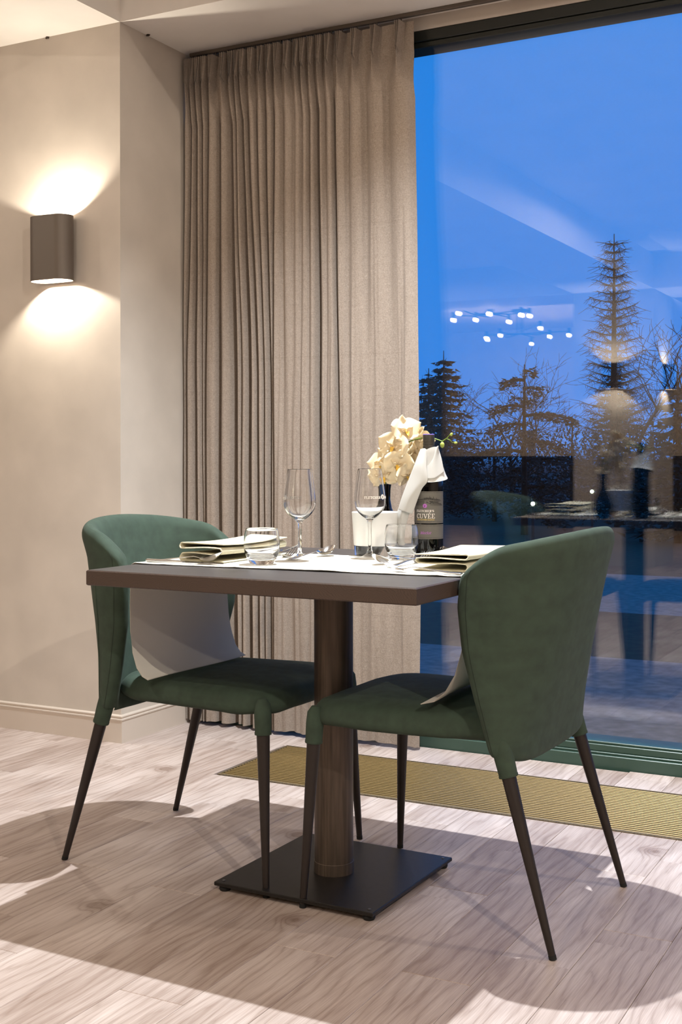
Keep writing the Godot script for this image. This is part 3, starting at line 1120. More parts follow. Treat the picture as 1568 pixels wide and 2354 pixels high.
# ---------------------------------------------------------------- chairs (facing +x)
func back_point(s: float, t: float) -> Vector3:
	var sa := absf(s)
	var y_lo := lerpf(0.368, 0.388, sa * sa)
	var y_hi := 0.851 - 0.041 * pow(sa, 1.55)
	var d := 1.0 - sa
	if d < 0.22:
		var k := (0.22 - d) / 0.22
		y_hi -= 0.102 * (1.0 - pow(maxf(0.0, 1.0 - pow(k, 2.5)), 0.4))
	var y := lerpf(y_lo, y_hi, t)
	var h := clampf((y - 0.37) / 0.475, 0.0, 1.0)
	var wing: float = 0.0
	var tab := [[0.37, -0.160], [0.40, -0.147], [0.50, -0.118], [0.60, -0.094], [0.69, -0.087], [0.76, -0.092], [0.80, -0.122], [0.85, -0.16]]
	for i in tab.size() - 1:
		if y <= tab[i + 1][0] or i == tab.size() - 2:
			wing = lerpf(tab[i][1], tab[i + 1][1], clampf((y - tab[i][0]) / (tab[i + 1][0] - tab[i][0]), 0.0, 1.0))
			break
	var xb := lerpf(-0.196, -0.306, pow(h, 1.1))
	var half := lerpf(0.224, 0.249, smoothstep(0.0, 0.75, h))
	var a := sa * PI / 2.0
	var e := lerpf(0.62, 0.86, h)
	var z := half * pow(sin(a), e) * signf(s)
	var x := wing - (wing - xb) * pow(cos(a), lerpf(0.75, 0.95, h))
	return Vector3(x, y, z)


func make_chair(label: String) -> Node3D:
	var t := thing("upholstered_chair", label, "chair", Vector3.ZERO, 0.0)
	# back shell: outer and inner face meeting in a rounded rim
	var ns := 72
	var nt := 40
	var outer := []
	var inner := []
	for j in nt + 1:
		var tt := 0.5 - 0.5 * cos(PI * j / nt)
		var ro := PackedVector3Array()
		var ri := PackedVector3Array()
		for i in ns + 1:
			var q := -1.0 + 2.0 * i / ns
			var ss: float = signf(q) * (1.0 - pow(1.0 - absf(q), 1.6)) if absf(q) > 0.0 else 0.0
			ss = lerpf(q, ss, 0.55)
			var p := back_point(ss, tt)
			var du := back_point(minf(ss + 0.01, 1.0), tt) - back_point(maxf(ss - 0.01, -1.0), tt)
			var dv := back_point(ss, minf(tt + 0.01, 1.0)) - back_point(ss, maxf(tt - 0.01, 0.0))
			var n := dv.cross(du).normalized()
			if n.x > 0.0 and absf(ss) < 0.5 or n.z * signf(ss) < 0.0 and absf(ss) >= 0.5:
				n = -n
			var r := 0.022
			var th := r
			for dist in [(1.0 - absf(ss)) * 0.42 / 0.034, (1.0 - tt) * 0.46 / 0.034, (tt * 0.46 + 0.006) / 0.024]:
				var k := clampf(dist, 0.0, 1.0)
				th *= sqrt(maxf(0.0, 1.0 - (1.0 - k) * (1.0 - k)))
			ro.append(p + n * th)
			ri.append(p - n * th * 1.05)
		outer.append(ro)
		inner.append(ri)
	var b := MB.new()
	var loop := []
	for j in nt + 1:
		var row := PackedVector3Array()
		for p in outer[j]:
			row.append(p)
		var back_row: PackedVector3Array = inner[j]
		for i in range(ns - 1, 0, -1):
			row.append(back_row[i])
		loop.append(row)
	b.grid(loop, true, true)
	var bk := obj("backrest", b.mesh(), M.velvet, t)
	# a stitched seam inside the rim of each wing, and a welt down one flank
	for i in [4, ns - 4]:
		var p2 := PackedVector3Array()
		var r2 := PackedFloat32Array()
		for j in range(2, nt - 5):
			p2.append(outer[j][i]); r2.append(0.0007)
		var w2 := MB.new()
		w2.tube(p2, r2, 5, Vector3.RIGHT)
		obj("seam", w2.mesh(), M.seam, bk)
	var pts := PackedVector3Array()
	var rad := PackedFloat32Array()
	for j in range(1, 27):
		pts.append(outer[j][ns - 14]); rad.append(0.0022 * sin(PI * j / 29.0) + 0.0006)
	var wt := MB.new()
	wt.tube(pts, rad, 6, Vector3.RIGHT)
	obj("welt", wt.mesh(), M.velvet, bk)
	# seat pad
	var prof := [[0.0, 0.402], [0.6, 0.402], [0.88, 0.404], [0.965, 0.409], [0.995, 0.419], [1.0, 0.430], [0.985, 0.443], [0.95, 0.453], [0.88, 0.460], [0.72, 0.466], [0.45, 0.470], [0.2, 0.471], [0.0, 0.4715]]
	var rows := []
	for pr in prof:
		var row := PackedVector3Array()
		for k in 72:
			var a := TAU * k / 72.0
			var ca := cos(a)
			var sa := sin(a)
			var px := signf(ca) * pow(absf(ca), 0.42)
			var pz := signf(sa) * pow(absf(sa), 0.42)
			var xx: float = 0.055 + 0.252 * px * pr[0]
			var half := lerpf(0.203, 0.249, clampf((xx + 0.18) / 0.42, 0.0, 1.0))
			var wave: float = 0.0
			if pr[0] > 0.9:
				wave = 0.002 * sin(a * 9.0)
			row.append(Vector3(xx, pr[1] + wave, half * pz * pr[0]))
		rows.append(row)
	var sb := MB.new()
	sb.grid(rows, true, true)
	obj("seat", sb.mesh(), M.velvet, t)
	# legs, each a tapered tube with a cloth sleeve at its head
	for sx in [-1.0, 1.0]:
		for sz in [-1.0, 1.0]:
			var foot := Vector3(-0.290 if sx < 0 else 0.294, 0.0, 0.240 * sz)
			var head := Vector3(-0.163 if sx < 0 else 0.272, 0.440, 0.218 * sz)
			var d := head - foot
			var lg := MB.new()
			lg.tube(PackedVector3Array([foot, foot + d * 0.012, foot + d * 0.9]), PackedFloat32Array([0.0068, 0.0074, 0.0162]), 22, Vector3.FORWARD)
			var leg := obj("leg", lg.mesh(), M.leg, t)
			var tip := MB.new()
			tip.tube(PackedVector3Array([foot, foot + d * 0.02]), PackedFloat32Array([0.0078, 0.0080]), 16, Vector3.FORWARD)
			obj("glide", tip.mesh(), M.rubber, leg)
			var sv := MB.new()
			if sx < 0:
				sv.tube(PackedVector3Array([foot + d * 0.788, foot + d * 0.79, foot + d * 0.80, foot + d * 0.805, foot + d * 0.88, foot + d * 0.96, foot + d * 1.03]), PackedFloat32Array([0.0175, 0.0200, 0.0204, 0.0196, 0.0208, 0.0205, 0.016]), 24, Vector3.FORWARD)
			else:
				sv.tube(PackedVector3Array([foot + d * 0.828, foot + d * 0.83, foot + d * 0.842, foot + d * 0.846, foot + d * 0.93, foot + d * 0.985, foot + d * 1.015]), PackedFloat32Array([0.0170, 0.0196, 0.0198, 0.0190, 0.0200, 0.0185, 0.0100]), 24, Vector3.FORWARD)
			obj("sleeve", sv.mesh(), M.velvet, leg)
	return t


func make_chairs() -> void:
	var a := make_chair("green velvet chair on the curtain side, its inner back lit")
	a.position = Vector3(0.950, 0, 0.830)
	a.rotation.y = 0.012
	var c: Node3D = a.duplicate()
	c.name = numbered("upholstered_chair")
	add_child(c, true)
	c.position = Vector3(1.653, 0, 0.852)
	c.rotation.y = PI - 0.030
	tag(c, "green velvet chair seen from behind, nearer the glass, hiding the napkin end", "chair")


# ---------------------------------------------------------------- what lies on the table
func runner() -> void:
	# the line of the cloth from end to end: up over the left edge, across, down over the right one
	var path := PackedVector2Array([Vector2(0.958, 0.4785), Vector2(0.942, 0.486), Vector2(0.927, 0.505), Vector2(0.915, 0.540), Vector2(0.907, 0.590), Vector2(0.904, 0.650), Vector2(0.9035, 0.715), Vector2(0.9045, 0.742), Vector2(0.908, 0.7495), Vector2(0.916, 0.7525)])
	for k in range(1, 30):
		path.append(Vector2(lerpf(0.916, 1.733, k / 30.0), 0.7518))
	path.append_array(PackedVector2Array([Vector2(1.733, 0.7525), Vector2(1.740, 0.749), Vector2(1.7425, 0.741), Vector2(1.743, 0.715), Vector2(1.740, 0.650), Vector2(1.732, 0.595), Vector2(1.716, 0.545), Vector2(1.693, 0.507), Vector2(1.667, 0.486), Vector2(1.636, 0.4785)]))
	var nz := noise(1.0, 2, 3)
	var up := []
	var dn := []
	for i in path.size():
		var p := path[i]
		var q := path[maxi(i - 1, 0)]
		var r := path[mini(i + 1, path.size() - 1)]
		var n := (r - q).normalized().orthogonal()
		if n.y < 0.0 and absf(n.y) > 0.2: n = -n
		if absf(n.y) <= 0.2: n.x = -absf(n.x) if p.x < 1.3 else absf(n.x)
		var ru := PackedVector3Array()
		var rd := PackedVector3Array()
		for k in 25:
			var u := k / 24.0
			var flat := 1.0 if p.y > 0.748 else 0.0
			var z := lerpf(0.688, 1.098, u) - 0.05 * (clampf(p.x, 0.92, 1.73) - 1.3)
			var edge := smoothstep(0.9, 1.0, u) + smoothstep(0.1, 0.0, u)
			var lift := flat * edge * 0.0022 * maxf(0.0, nz.get_noise_2d(p.x * 9.0, u * 3.0) + 0.3)
			var sway := (1.0 - flat) * 0.006 * sin(u * 5.0 + (0.5 if p.x < 1.3 else 2.0)) * clampf((0.74 - p.y) / 0.2, 0.0, 1.0)
			if p.x < 1.3 and flat == 0.0:
				z += 0.008 * (u - 0.6) * clampf((0.72 - p.y) / 0.2, 0, 1)
			if p.x > 1.6:
				sway -= 0.0193 * (z - 0.881) * smoothstep(1.6, 1.735, p.x)
			ru.append(Vector3(p.x + n.x * 0.0009 + sway, p.y + n.y * 0.0009 + lift, z))
			rd.append(Vector3(p.x - n.x * 0.0007 + sway, p.y - n.y * 0.0007 + lift, z))
		up.append(ru); dn.append(rd)
	var b := MB.new()
	var loop := []
	for i in up.size():
		var row := PackedVector3Array()
		row.append_array(up[i])
		var rr: PackedVector3Array = dn[i]
		for k in range(24, -1, -1):
			row.append(rr[k])
		loop.append(row)
	b.grid(loop, true, true)
	tag(obj("table_runner", b.mesh(), M.linen), "long cream linen table runner hanging over both table ends", "table runner")


func bent_text(b: MB, text: String, font: Font, size: float, r_at: Callable, a0: float, y: float, stretch := 1.0, mirror := false) -> float:
	# letters of TextMesh wrapped round an upright axis; returns the angle they take up
	var tm := TextMesh.new()
	tm.text = text
	tm.font = font
	tm.font_size = 48
	tm.pixel_size = size / 48.0
	tm.depth = 0.0003
	tm.curve_step = 3.0
	tm.horizontal_alignment = HORIZONTAL_ALIGNMENT_CENTER
	var ar := tm.surface_get_arrays(0)
	var vs: PackedVector3Array = ar[Mesh.ARRAY_VERTEX]
	var ix: PackedInt32Array = ar[Mesh.ARRAY_INDEX]
	var lo := 1e9
	var hi := -1e9
	var base := b.v.size()
	for p in vs:
		var r: float = r_at.call(y + p.y)
		var a := a0 - p.x * stretch / r
		lo = minf(lo, a); hi = maxf(hi, a)
		var rr := r + 0.0002 + (0.0002 if p.z > 0.0 else 0.0)
		b.add(Vector3(cos(a) * rr, y + p.y, sin(a) * rr))
	for i in range(0, ix.size(), 3):
		b.tri(base + ix[i], base + ix[i + 1], base + ix[i + 2])
	return hi - lo


func serif(bold := false) -> SystemFont:
	var f := SystemFont.new()
	f.font_names = PackedStringArray(["Droid Serif"])
	if bold:
		f.font_weight = 700
	return f


func glasses() -> void:
	# wine glass: one closed wall of glass, foot to rim and back inside
	var fp := PackedVector2Array([Vector2(0.0, 0.0), Vector2(0.036, 0.0), Vector2(0.0372, 0.0010), Vector2(0.0368, 0.0018), Vector2(0.030, 0.0030), Vector2(0.020, 0.0058), Vector2(0.0098, 0.0120), Vector2(0.0, 0.0120)])
	var fb := MB.new()
	fb.lathe(fp, 56)
	var fm := fb.mesh()
	var wp := PackedVector2Array([Vector2(0, 0.0120), Vector2(0.0095, 0.0122), Vector2(0.0058, 0.0200), Vector2(0.0044, 0.0320), Vector2(0.0040, 0.055), Vector2(0.0040, 0.075), Vector2(0.0046, 0.087), Vector2(0.0068, 0.0945), Vector2(0.0125, 0.0995), Vector2(0.0210, 0.1055), Vector2(0.0300, 0.1145), Vector2(0.0360, 0.1240), Vector2(0.0392, 0.1350), Vector2(0.0395, 0.1450), Vector2(0.0385, 0.1570), Vector2(0.0362, 0.1740), Vector2(0.0335, 0.1920), Vector2(0.0305, 0.2120), Vector2(0.0292, 0.2205), Vector2(0.0288, 0.2212), Vector2(0.0283, 0.2205), Vector2(0.0296, 0.2120), Vector2(0.0326, 0.1920), Vector2(0.0353, 0.1740), Vector2(0.0376, 0.1570), Vector2(0.0386, 0.1450), Vector2(0.0383, 0.1352), Vector2(0.0350, 0.1247), Vector2(0.0288, 0.1158), Vector2(0.0198, 0.1080), Vector2(0.0100, 0.1035), Vector2(0.0, 0.1022)])
	var wr := func(y: float) -> float:
		var best := 0.0395
		for i in range(2, wp.size()):
			if i + 1 >= wp.size() or wp[i + 1].y <= wp[i].y:
				break
			if y >= wp[i].y and y <= wp[i + 1].y:
				best = lerpf(wp[i].x, wp[i + 1].x, (y - wp[i].y) / (wp[i + 1].y - wp[i].y))
		return best
	var b := MB.new()
	b.lathe(wp, 64)
	var gm := b.mesh()
	# where the print's emblem points, measured from +x towards +z
	for e in [[Vector3(1.233, TOP_Y + 0.0027, 0.886), 3.05, "empty wine glass nearer the curtain-side chair, print seen from inside"], [Vector3(1.352, TOP_Y + 0.0027, 0.745), 0.18, "empty wine glass in front of the white holder, print facing out"]]:
		var t := thing("wine_glass", e[2], "wine glass", e[0], 0.0, "")
		obj("bowl", gm, M.glass, t)
		obj("foot", fm, M.glass_pane, t)
		var p := MB.new()
		bent_text(p, "FLETCHER", serif(true), 0.0085, wr, e[1] + 0.74, 0.151, 0.92)
		bent_text(p, "HOTELS", serif(true), 0.0085, wr, e[1] - 0.62, 0.151, 0.92)
		disc(p, wr, e[1], 0.1525, 0.0062, 0.0004)
		obj("print", p.mesh(), M.print_white, t)
		var q := MB.new()
		bent_text(q, "F", serif(true), 0.009, func(y): return wr.call(y) + 0.0006, e[1], 0.1515, 1.0)
		obj("print", q.mesh(), M.ink, t)
	var tp := PackedVector2Array([Vector2(0, 0.0), Vector2(0.024, 0.0), Vector2(0.0262, 0.0010), Vector2(0.0285, 0.0040), Vector2(0.034, 0.0130), Vector2(0.0392, 0.0250), Vector2(0.0418, 0.0380), Vector2(0.0424, 0.0500), Vector2(0.0412, 0.0640), Vector2(0.0388, 0.0780), Vector2(0.0374, 0.0838), Vector2(0.0367, 0.0845), Vector2(0.0360, 0.0838), Vector2(0.0374, 0.0780), Vector2(0.0397, 0.0640), Vector2(0.0407, 0.0500), Vector2(0.0401, 0.0390), Vector2(0.0374, 0.0290), Vector2(0.030, 0.0205), Vector2(0.018, 0.0160), Vector2(0, 0.0148)])
	var tb := MB.new()
	tb.lathe(tp, 64)
	var tm := tb.mesh()
	for e in [[Vector3(1.203, TOP_Y + 0.0027, 1.012), "round-bellied water tumbler beside the curtain-side napkin"], [Vector3(1.434, TOP_Y + 0.0027, 0.736), "round-bellied water tumbler just in front of the wine bottle"]]:
		var t := thing("water_tumbler", e[1], "tumbler", e[0])
		obj("body", tm, M.glass, t)
	# candle holder: clear thick-bottomed glass with a white coat inside
	var h := thing("candle_holder", "white coated glass candle holder with a clear thick base", "candle holder", Vector3(1.322, TOP_Y, 0.655))
	var hb := MB.new()
	hb.lathe(PackedVector2Array([Vector2(0, 0), Vector2(0.050, 0), Vector2(0.0525, 0.002), Vector2(0.0543, 0.0278), Vector2(0.0535, 0.0285), Vector2(0, 0.0285)]), 56)
	obj("glass_base", hb.mesh(), M.glass, h)
	var hc := MB.new()
	hc.lathe(PackedVector2Array([Vector2(0, 0.0287), Vector2(0.0530, 0.0287), Vector2(0.0544, 0.0295), Vector2(0.0595, 0.1125), Vector2(0.0588, 0.1135), Vector2(0.0578, 0.1125), Vector2(0.0528, 0.036), Vector2(0.050, 0.033), Vector2(0, 0.032)]), 56)
	obj("white_coat", hc.mesh(), M.ceramic, h)


func disc(b: MB, r_at: Callable, a0: float, y0: float, rad: float, off: float) -> void:
	var c := b.v.size()
	var n := 24
	for ring in 2:
		for k in n + 1:
			var q := TAU * k / n
			var rr := 0.0 if ring == 0 else rad
			var y := y0 + rr * sin(q)
			var r: float = r_at.call(y) + off
			var a := a0 - rr * cos(q) / r
			b.add(Vector3(cos(a) * r, y, sin(a) * r))
	for k in n:
		b.tri(c + k, c + n + 1 + k, c + n + 2 + k)


func wrap_label(b: MB, r: float, a0: float, a1: float, y0: float, y1: float, th: float) -> void:
	var rows := []
	for y in [y0, y1]:
		var row := PackedVector3Array()
		for k in 41:
			var a := lerpf(a0, a1, k / 40.0)
			row.append(Vector3(cos(a) * (r + th), y, sin(a) * (r + th)))
		rows.append(row)
	b.grid(rows)


func stroke(b: MB, pts: PackedVector2Array, w: float, r: float, a0: float) -> void:
	# a drawn line on the label; points are (along, up) in metres
	var n := pts.size()
	for i in n - 1:
		var p := pts[i]
		var q := pts[i + 1]
		var s := (q - p).normalized().orthogonal() * w / 2.0
		var c := []
		for e in [p + s, q + s, q - s, p - s]:
			var a: float = a0 - e.x / r
			c.append(Vector3(cos(a) * r, e.y, sin(a) * r))
		b.quad(c[0], c[1], c[2], c[3])


func bottle() -> void:
	var t := thing("wine_bottle", "dark screw-top wine bottle with a grey label and violet cap top", "wine bottle", Vector3(1.439, TOP_Y + 0.0027, 0.582))
	var R := 0.0365
	var b := MB.new()
	var prof := PackedVector2Array([Vector2(0, 0.012), Vector2(0.018, 0.006), Vector2(0.030, 0.0), Vector2(0.0345, 0.001), Vector2(R, 0.005), Vector2(R, 0.170), Vector2(R, 0.182), Vector2(0.0355, 0.192), Vector2(0.0325, 0.203), Vector2(0.027, 0.216), Vector2(0.0205, 0.230), Vector2(0.0165, 0.242), Vector2(0.0148, 0.255), Vector2(0.0142, 0.270), Vector2(0.0142, 0.300), Vector2(0, 0.300)])
	b.lathe(prof, 64)
	obj("glass_body", b.mesh(), M.bottle, t)
	var c := MB.new()
	c.lathe(PackedVector2Array([Vector2(0.0149, 0.240), Vector2(0.0155, 0.242), Vector2(0.0150, 0.278), Vector2(0.0150, 0.278), Vector2(0.0145, 0.279), Vector2(0.0145, 0.280), Vector2(0.0150, 0.281), Vector2(0.0150, 0.286), Vector2(0.0145, 0.287), Vector2(0.0150, 0.288), Vector2(0.0150, 0.292), Vector2(0.0146, 0.293), Vector2(0.0150, 0.294), Vector2(0.0150, 0.3055), Vector2(0.0143, 0.3068), Vector2(0.0143, 0.3068), Vector2(0.0, 0.3068)]), 40)
	obj("screw_cap", c.mesh(), M.capsule, t)
	var vt := MB.new()
	vt.lathe(PackedVector2Array([Vector2(0, 0.3060), Vector2(0.0146, 0.3060), Vector2(0.0148, 0.3072), Vector2(0.0140, 0.3085), Vector2(0, 0.3087)]), 32)
	obj("cap_top", vt.mesh(), M.violet, t)
	# labels; the middle of the front faces a little left of the camera
	var mid := 1.29
	var lb := MB.new()
	wrap_label(lb, R, mid - 1.55, mid + 1.55, 0.0825, 0.163, 0.0003)
	wrap_label(lb, R, mid - 1.55, mid + 1.55, 0.0425, 0.0795, 0.0003)
	var lab := obj("paper_label", lb.mesh(), M.label, t)
	var rr := R + 0.0006
	var at := func(_y): return R + 0.0004
	var wt := MB.new()
	bent_text(wt, "FLETCHER'S", serif(true), 0.0078, at, mid + 0.16, 0.1135)
	bent_text(wt, "CUVÉE", serif(), 0.0158, at, mid + 0.12, 0.1005)
	obj("lettering", wt.mesh(), M.print_white, lab)
	var gt := MB.new()
	bent_text(gt, "SIGNATURE RANGE", serif(true), 0.0040, at, mid + 0.12, 0.0915)
	obj("lettering", gt.mesh(), M.print_gold, lab)
	var pt := MB.new()
	var italic := FontVariation.new()
	italic.base_font = serif()
	italic.variation_transform = Transform2D(Vector2(1, 0.35), Vector2(0, 1), Vector2.ZERO)
	bent_text(pt, "Merlot", italic, 0.0090, at, mid + 0.12, 0.0580)
	disc(pt, at, mid + 0.14, 0.1265, 0.0054, 0.0003)
	obj("lettering", pt.mesh(), M.print_violet, lab)
	var ft := MB.new()
	bent_text(ft, "F", serif(true), 0.0070, func(_y): return R + 0.0008, mid + 0.14, 0.1255)
	for y in [0.160, 0.0865, 0.0762, 0.0462]:
		for k in 11:
			var x0 := -0.052 + k * 0.0095 + rng.randf() * 0.001
			stroke(ft, PackedVector2Array([Vector2(x0, y), Vector2(x0 + 0.0086, y + rng.randf_range(-0.0003, 0.0003))]), 0.0006, rr, mid)
	# the vineyard: fanning rows below, a ridge of tree tops above
	for k in 27:
		var f := (k - 13) / 13.0
		if absf(f) < 0.16:
			continue
		stroke(ft, PackedVector2Array([Vector2(f * 0.030, 0.1395 - 0.002 * absf(f)), Vector2(f * 0.040 + 0.001, 0.1330 - 0.002 * absf(f)), Vector2(f * 0.047, 0.1270)]), 0.0009, rr, mid)
	for k in 46:
		var x := -0.036 + k * 0.0016
		var hgt := 0.0018 + 0.0046 * rng.randf() * exp(-pow((x - 0.006) / 0.022, 2.0)) + (0.004 if k in [27, 33, 38] else 0.0)
		var y := 0.1400 + 0.0030 * exp(-pow((x - 0.004) / 0.02, 2.0))
		stroke(ft, PackedVector2Array([Vector2(x - 0.0006, y), Vector2(x, y + hgt), Vector2(x + 0.0006, y)]), 0.0006, rr, mid)
		if k % 3 == 0:
			stroke(ft, PackedVector2Array([Vector2(x, y - 0.001), Vector2(x + 0.004, y - 0.0016 + rng.randf_range(-0.001, 0.001))]), 0.0008, rr, mid)
	for k in 15:
		var x := -0.002 + rng.randf() * 0.020
		var y := 0.1385 - rng.randf() * 0.007
		stroke(ft, PackedVector2Array([Vector2(x - 0.001, y), Vector2(x + 0.0012, y + 0.0005)]), 0.0014, rr, mid)
	obj("label_print", ft.mesh(), M.ink, lab).set_meta("kind", "stuff")
	# napkin: a collar round the neck, one flap over the shoulder and a long tail down to the table
	var n := thing("neck_napkin", "white cloth napkin wrapped round the bottle neck, tail hanging down", "napkin", Vector3(1.439, TOP_Y + 0.0027, 0.582))
	var cols := []
	for j in 9:
		var v := j / 8.0
		var row := PackedVector3Array()
		for k in 33:
			var a := TAU * k / 32.0
			var u := cos(a - 0.35)
			var lo := 0.186 + 0.020 * (0.5 - 0.5 * cos(a - 1.2))
			var hi := 0.262 + 0.014 * u
			var y := lerpf(lo, hi, v)
			var r := lerpf(0.0405, 0.0205, pow(v, 0.75)) + 0.004 * cos(a * 2.0 + 0.6) * (1.0 - v) + 0.005 * maxf(0.0, u)
			row.append(Vector3(cos(a) * r, y, sin(a) * r))
		cols.append(row)
	var cb := MB.new()
	var wall := []
	for r in cols:
		wall.append(r)
	for j in range(8, -1, -1):
		var ir := PackedVector3Array()
		for p in cols[j]:
			ir.append(Vector3(p.x * 0.94, p.y, p.z * 0.94))
		wall.append(ir)
	cb.grid(wall)
	obj("collar", cb.mesh(), M.napkin_white, n)
	# flap: a folded corner lying on the camera side of the collar (view right is +x -z here)
	var vr := Vector3(0.884, 0, -0.468)
	var vf := Vector3(0.468, 0, 0.884)
	sheet(n, "flap", [[Vector2(-0.014, 0.246), Vector2(0.020, 0.277), Vector2(0.024, 0.274)], [Vector2(-0.016, 0.222), Vector2(0.010, 0.236), Vector2(0.032, 0.244)], [Vector2(-0.013, 0.196), Vector2(0.012, 0.196), Vector2(0.037, 0.212)]], [[0.016, 0.020, 0.006], [0.026, 0.031, 0.016], [0.036, 0.040, 0.024]], vr, vf)
	sheet(n, "fold", [[Vector2(-0.022, 0.270), Vector2(-0.012, 0.272), Vector2(-0.006, 0.268)], [Vector2(-0.036, 0.236), Vector2(-0.020, 0.232), Vector2(-0.008, 0.226)], [Vector2(-0.052, 0.196), Vector2(-0.026, 0.190), Vector2(-0.006, 0.190)], [Vector2(-0.070, 0.150), Vector2(-0.048, 0.152), Vector2(-0.022, 0.166)], [Vector2(-0.080, 0.118), Vector2(-0.062, 0.112), Vector2(-0.044, 0.106)]], [[0.012, 0.020, 0.018], [0.026, 0.036, 0.034], [0.030, 0.043, 0.042], [0.034, 0.043, 0.040], [0.036, 0.042, 0.036]], vr, vf)
	sheet(n, "tail", [[Vector2(-0.060, 0.160), Vector2(-0.044, 0.160), Vector2(-0.030, 0.160)], [Vector2(-0.084, 0.104), Vector2(-0.070, 0.104), Vector2(-0.052, 0.104)], [Vector2(-0.086, 0.060), Vector2(-0.074, 0.058), Vector2(-0.062, 0.058)], [Vector2(-0.078, 0.008), Vector2(-0.070, 0.006), Vector2(-0.062, 0.008)]], [[0.020, 0.028, 0.026], [0.022, 0.034, 0.028], [0.016, 0.028, 0.022], [0.018, 0.026, 0.020]], vr, vf)


func sheet(parent: Node, called: String, pts: Array, depth: Array, vr: Vector3, vf: Vector3) -> void:
	# a small piece of cloth through a net of points (across, up) at depths towards the viewer's side, smoothed and given thickness
	var nr := pts.size()
	var fine := []
	for j in range(0, (nr - 1) * 8 + 1):
		var v := j / 8.0
		var row := PackedVector3Array()
		for i in 17:
			var u := i / 8.0
			var p := Vector3.ZERO
			var i0 := mini(int(u), 1)
			var j0 := mini(int(v), nr - 2)
			var cr := []
			for jj in range(-1, 3):
				var jr := clampi(j0 + jj, 0, nr - 1)
				var l := []
				for ii in range(-1, 3):
					var ic := clampi(i0 + ii, 0, 2)
					var q: Vector2 = pts[jr][ic]
					l.append(Vector3(q.x, q.y, depth[jr][ic]))
				var l1: Vector3 = l[1]
				cr.append(l1.cubic_interpolate(l[2], l[0], l[3], u - i0))
			var c1: Vector3 = cr[1]
			p = c1.cubic_interpolate(cr[2], cr[0], cr[3], v - j0)
			row.append(vr * p.x + Vector3(0, p.y, 0) + vf * p.z)
		fine.append(row)
	var b := MB.new()
	var loop := []
	for r in fine:
		var row := PackedVector3Array()
		row.append_array(r)
		for i in range(16, -1, -1):
			row.append(r[i] - vf * 0.004)
		loop.append(row)
	var cap0 := PackedVector3Array()
	var cap1 := PackedVector3Array()
	for i in 34:
		var k := mini(i, 33 - i)
		cap0.append((loop[0][k] + loop[0][33 - k]) / 2.0)
		cap1.append((loop[loop.size() - 1][k] + loop[loop.size() - 1][33 - k]) / 2.0)
	loop.push_front(cap0); loop.append(cap1)
	b.grid(loop, true, true)
	obj(called, b.mesh(), M.napkin_white, parent)


# ---------------------------------------------------------------- orchid
func petal_mesh(len: float, wid: float, cup: float, round_ := 0.5) -> ArrayMesh:
	var rows := []
	for side in [1.0, -1.0]:
		for j in 11:
			var v := j / 10.0 if side > 0 else 1.0 - j / 10.0
			var w := wid * pow(sin(PI * pow(v, lerpf(0.55, 0.85, round_)) * 0.985 + 0.015), 0.62)
			var row := PackedVector3Array()
			for i in 9:
				var u := -1.0 + i / 4.0
				var y := cup * (v * v * 1.2 - 0.35 * u * u * (0.4 + v)) + 0.0016 * sin(v * 9.0 + u * 3.0)
				row.append(Vector3(u * w, y + side * 0.0007, len * v))
			rows.append(row)
	var b := MB.new()
	b.grid(rows)
	return b.mesh()


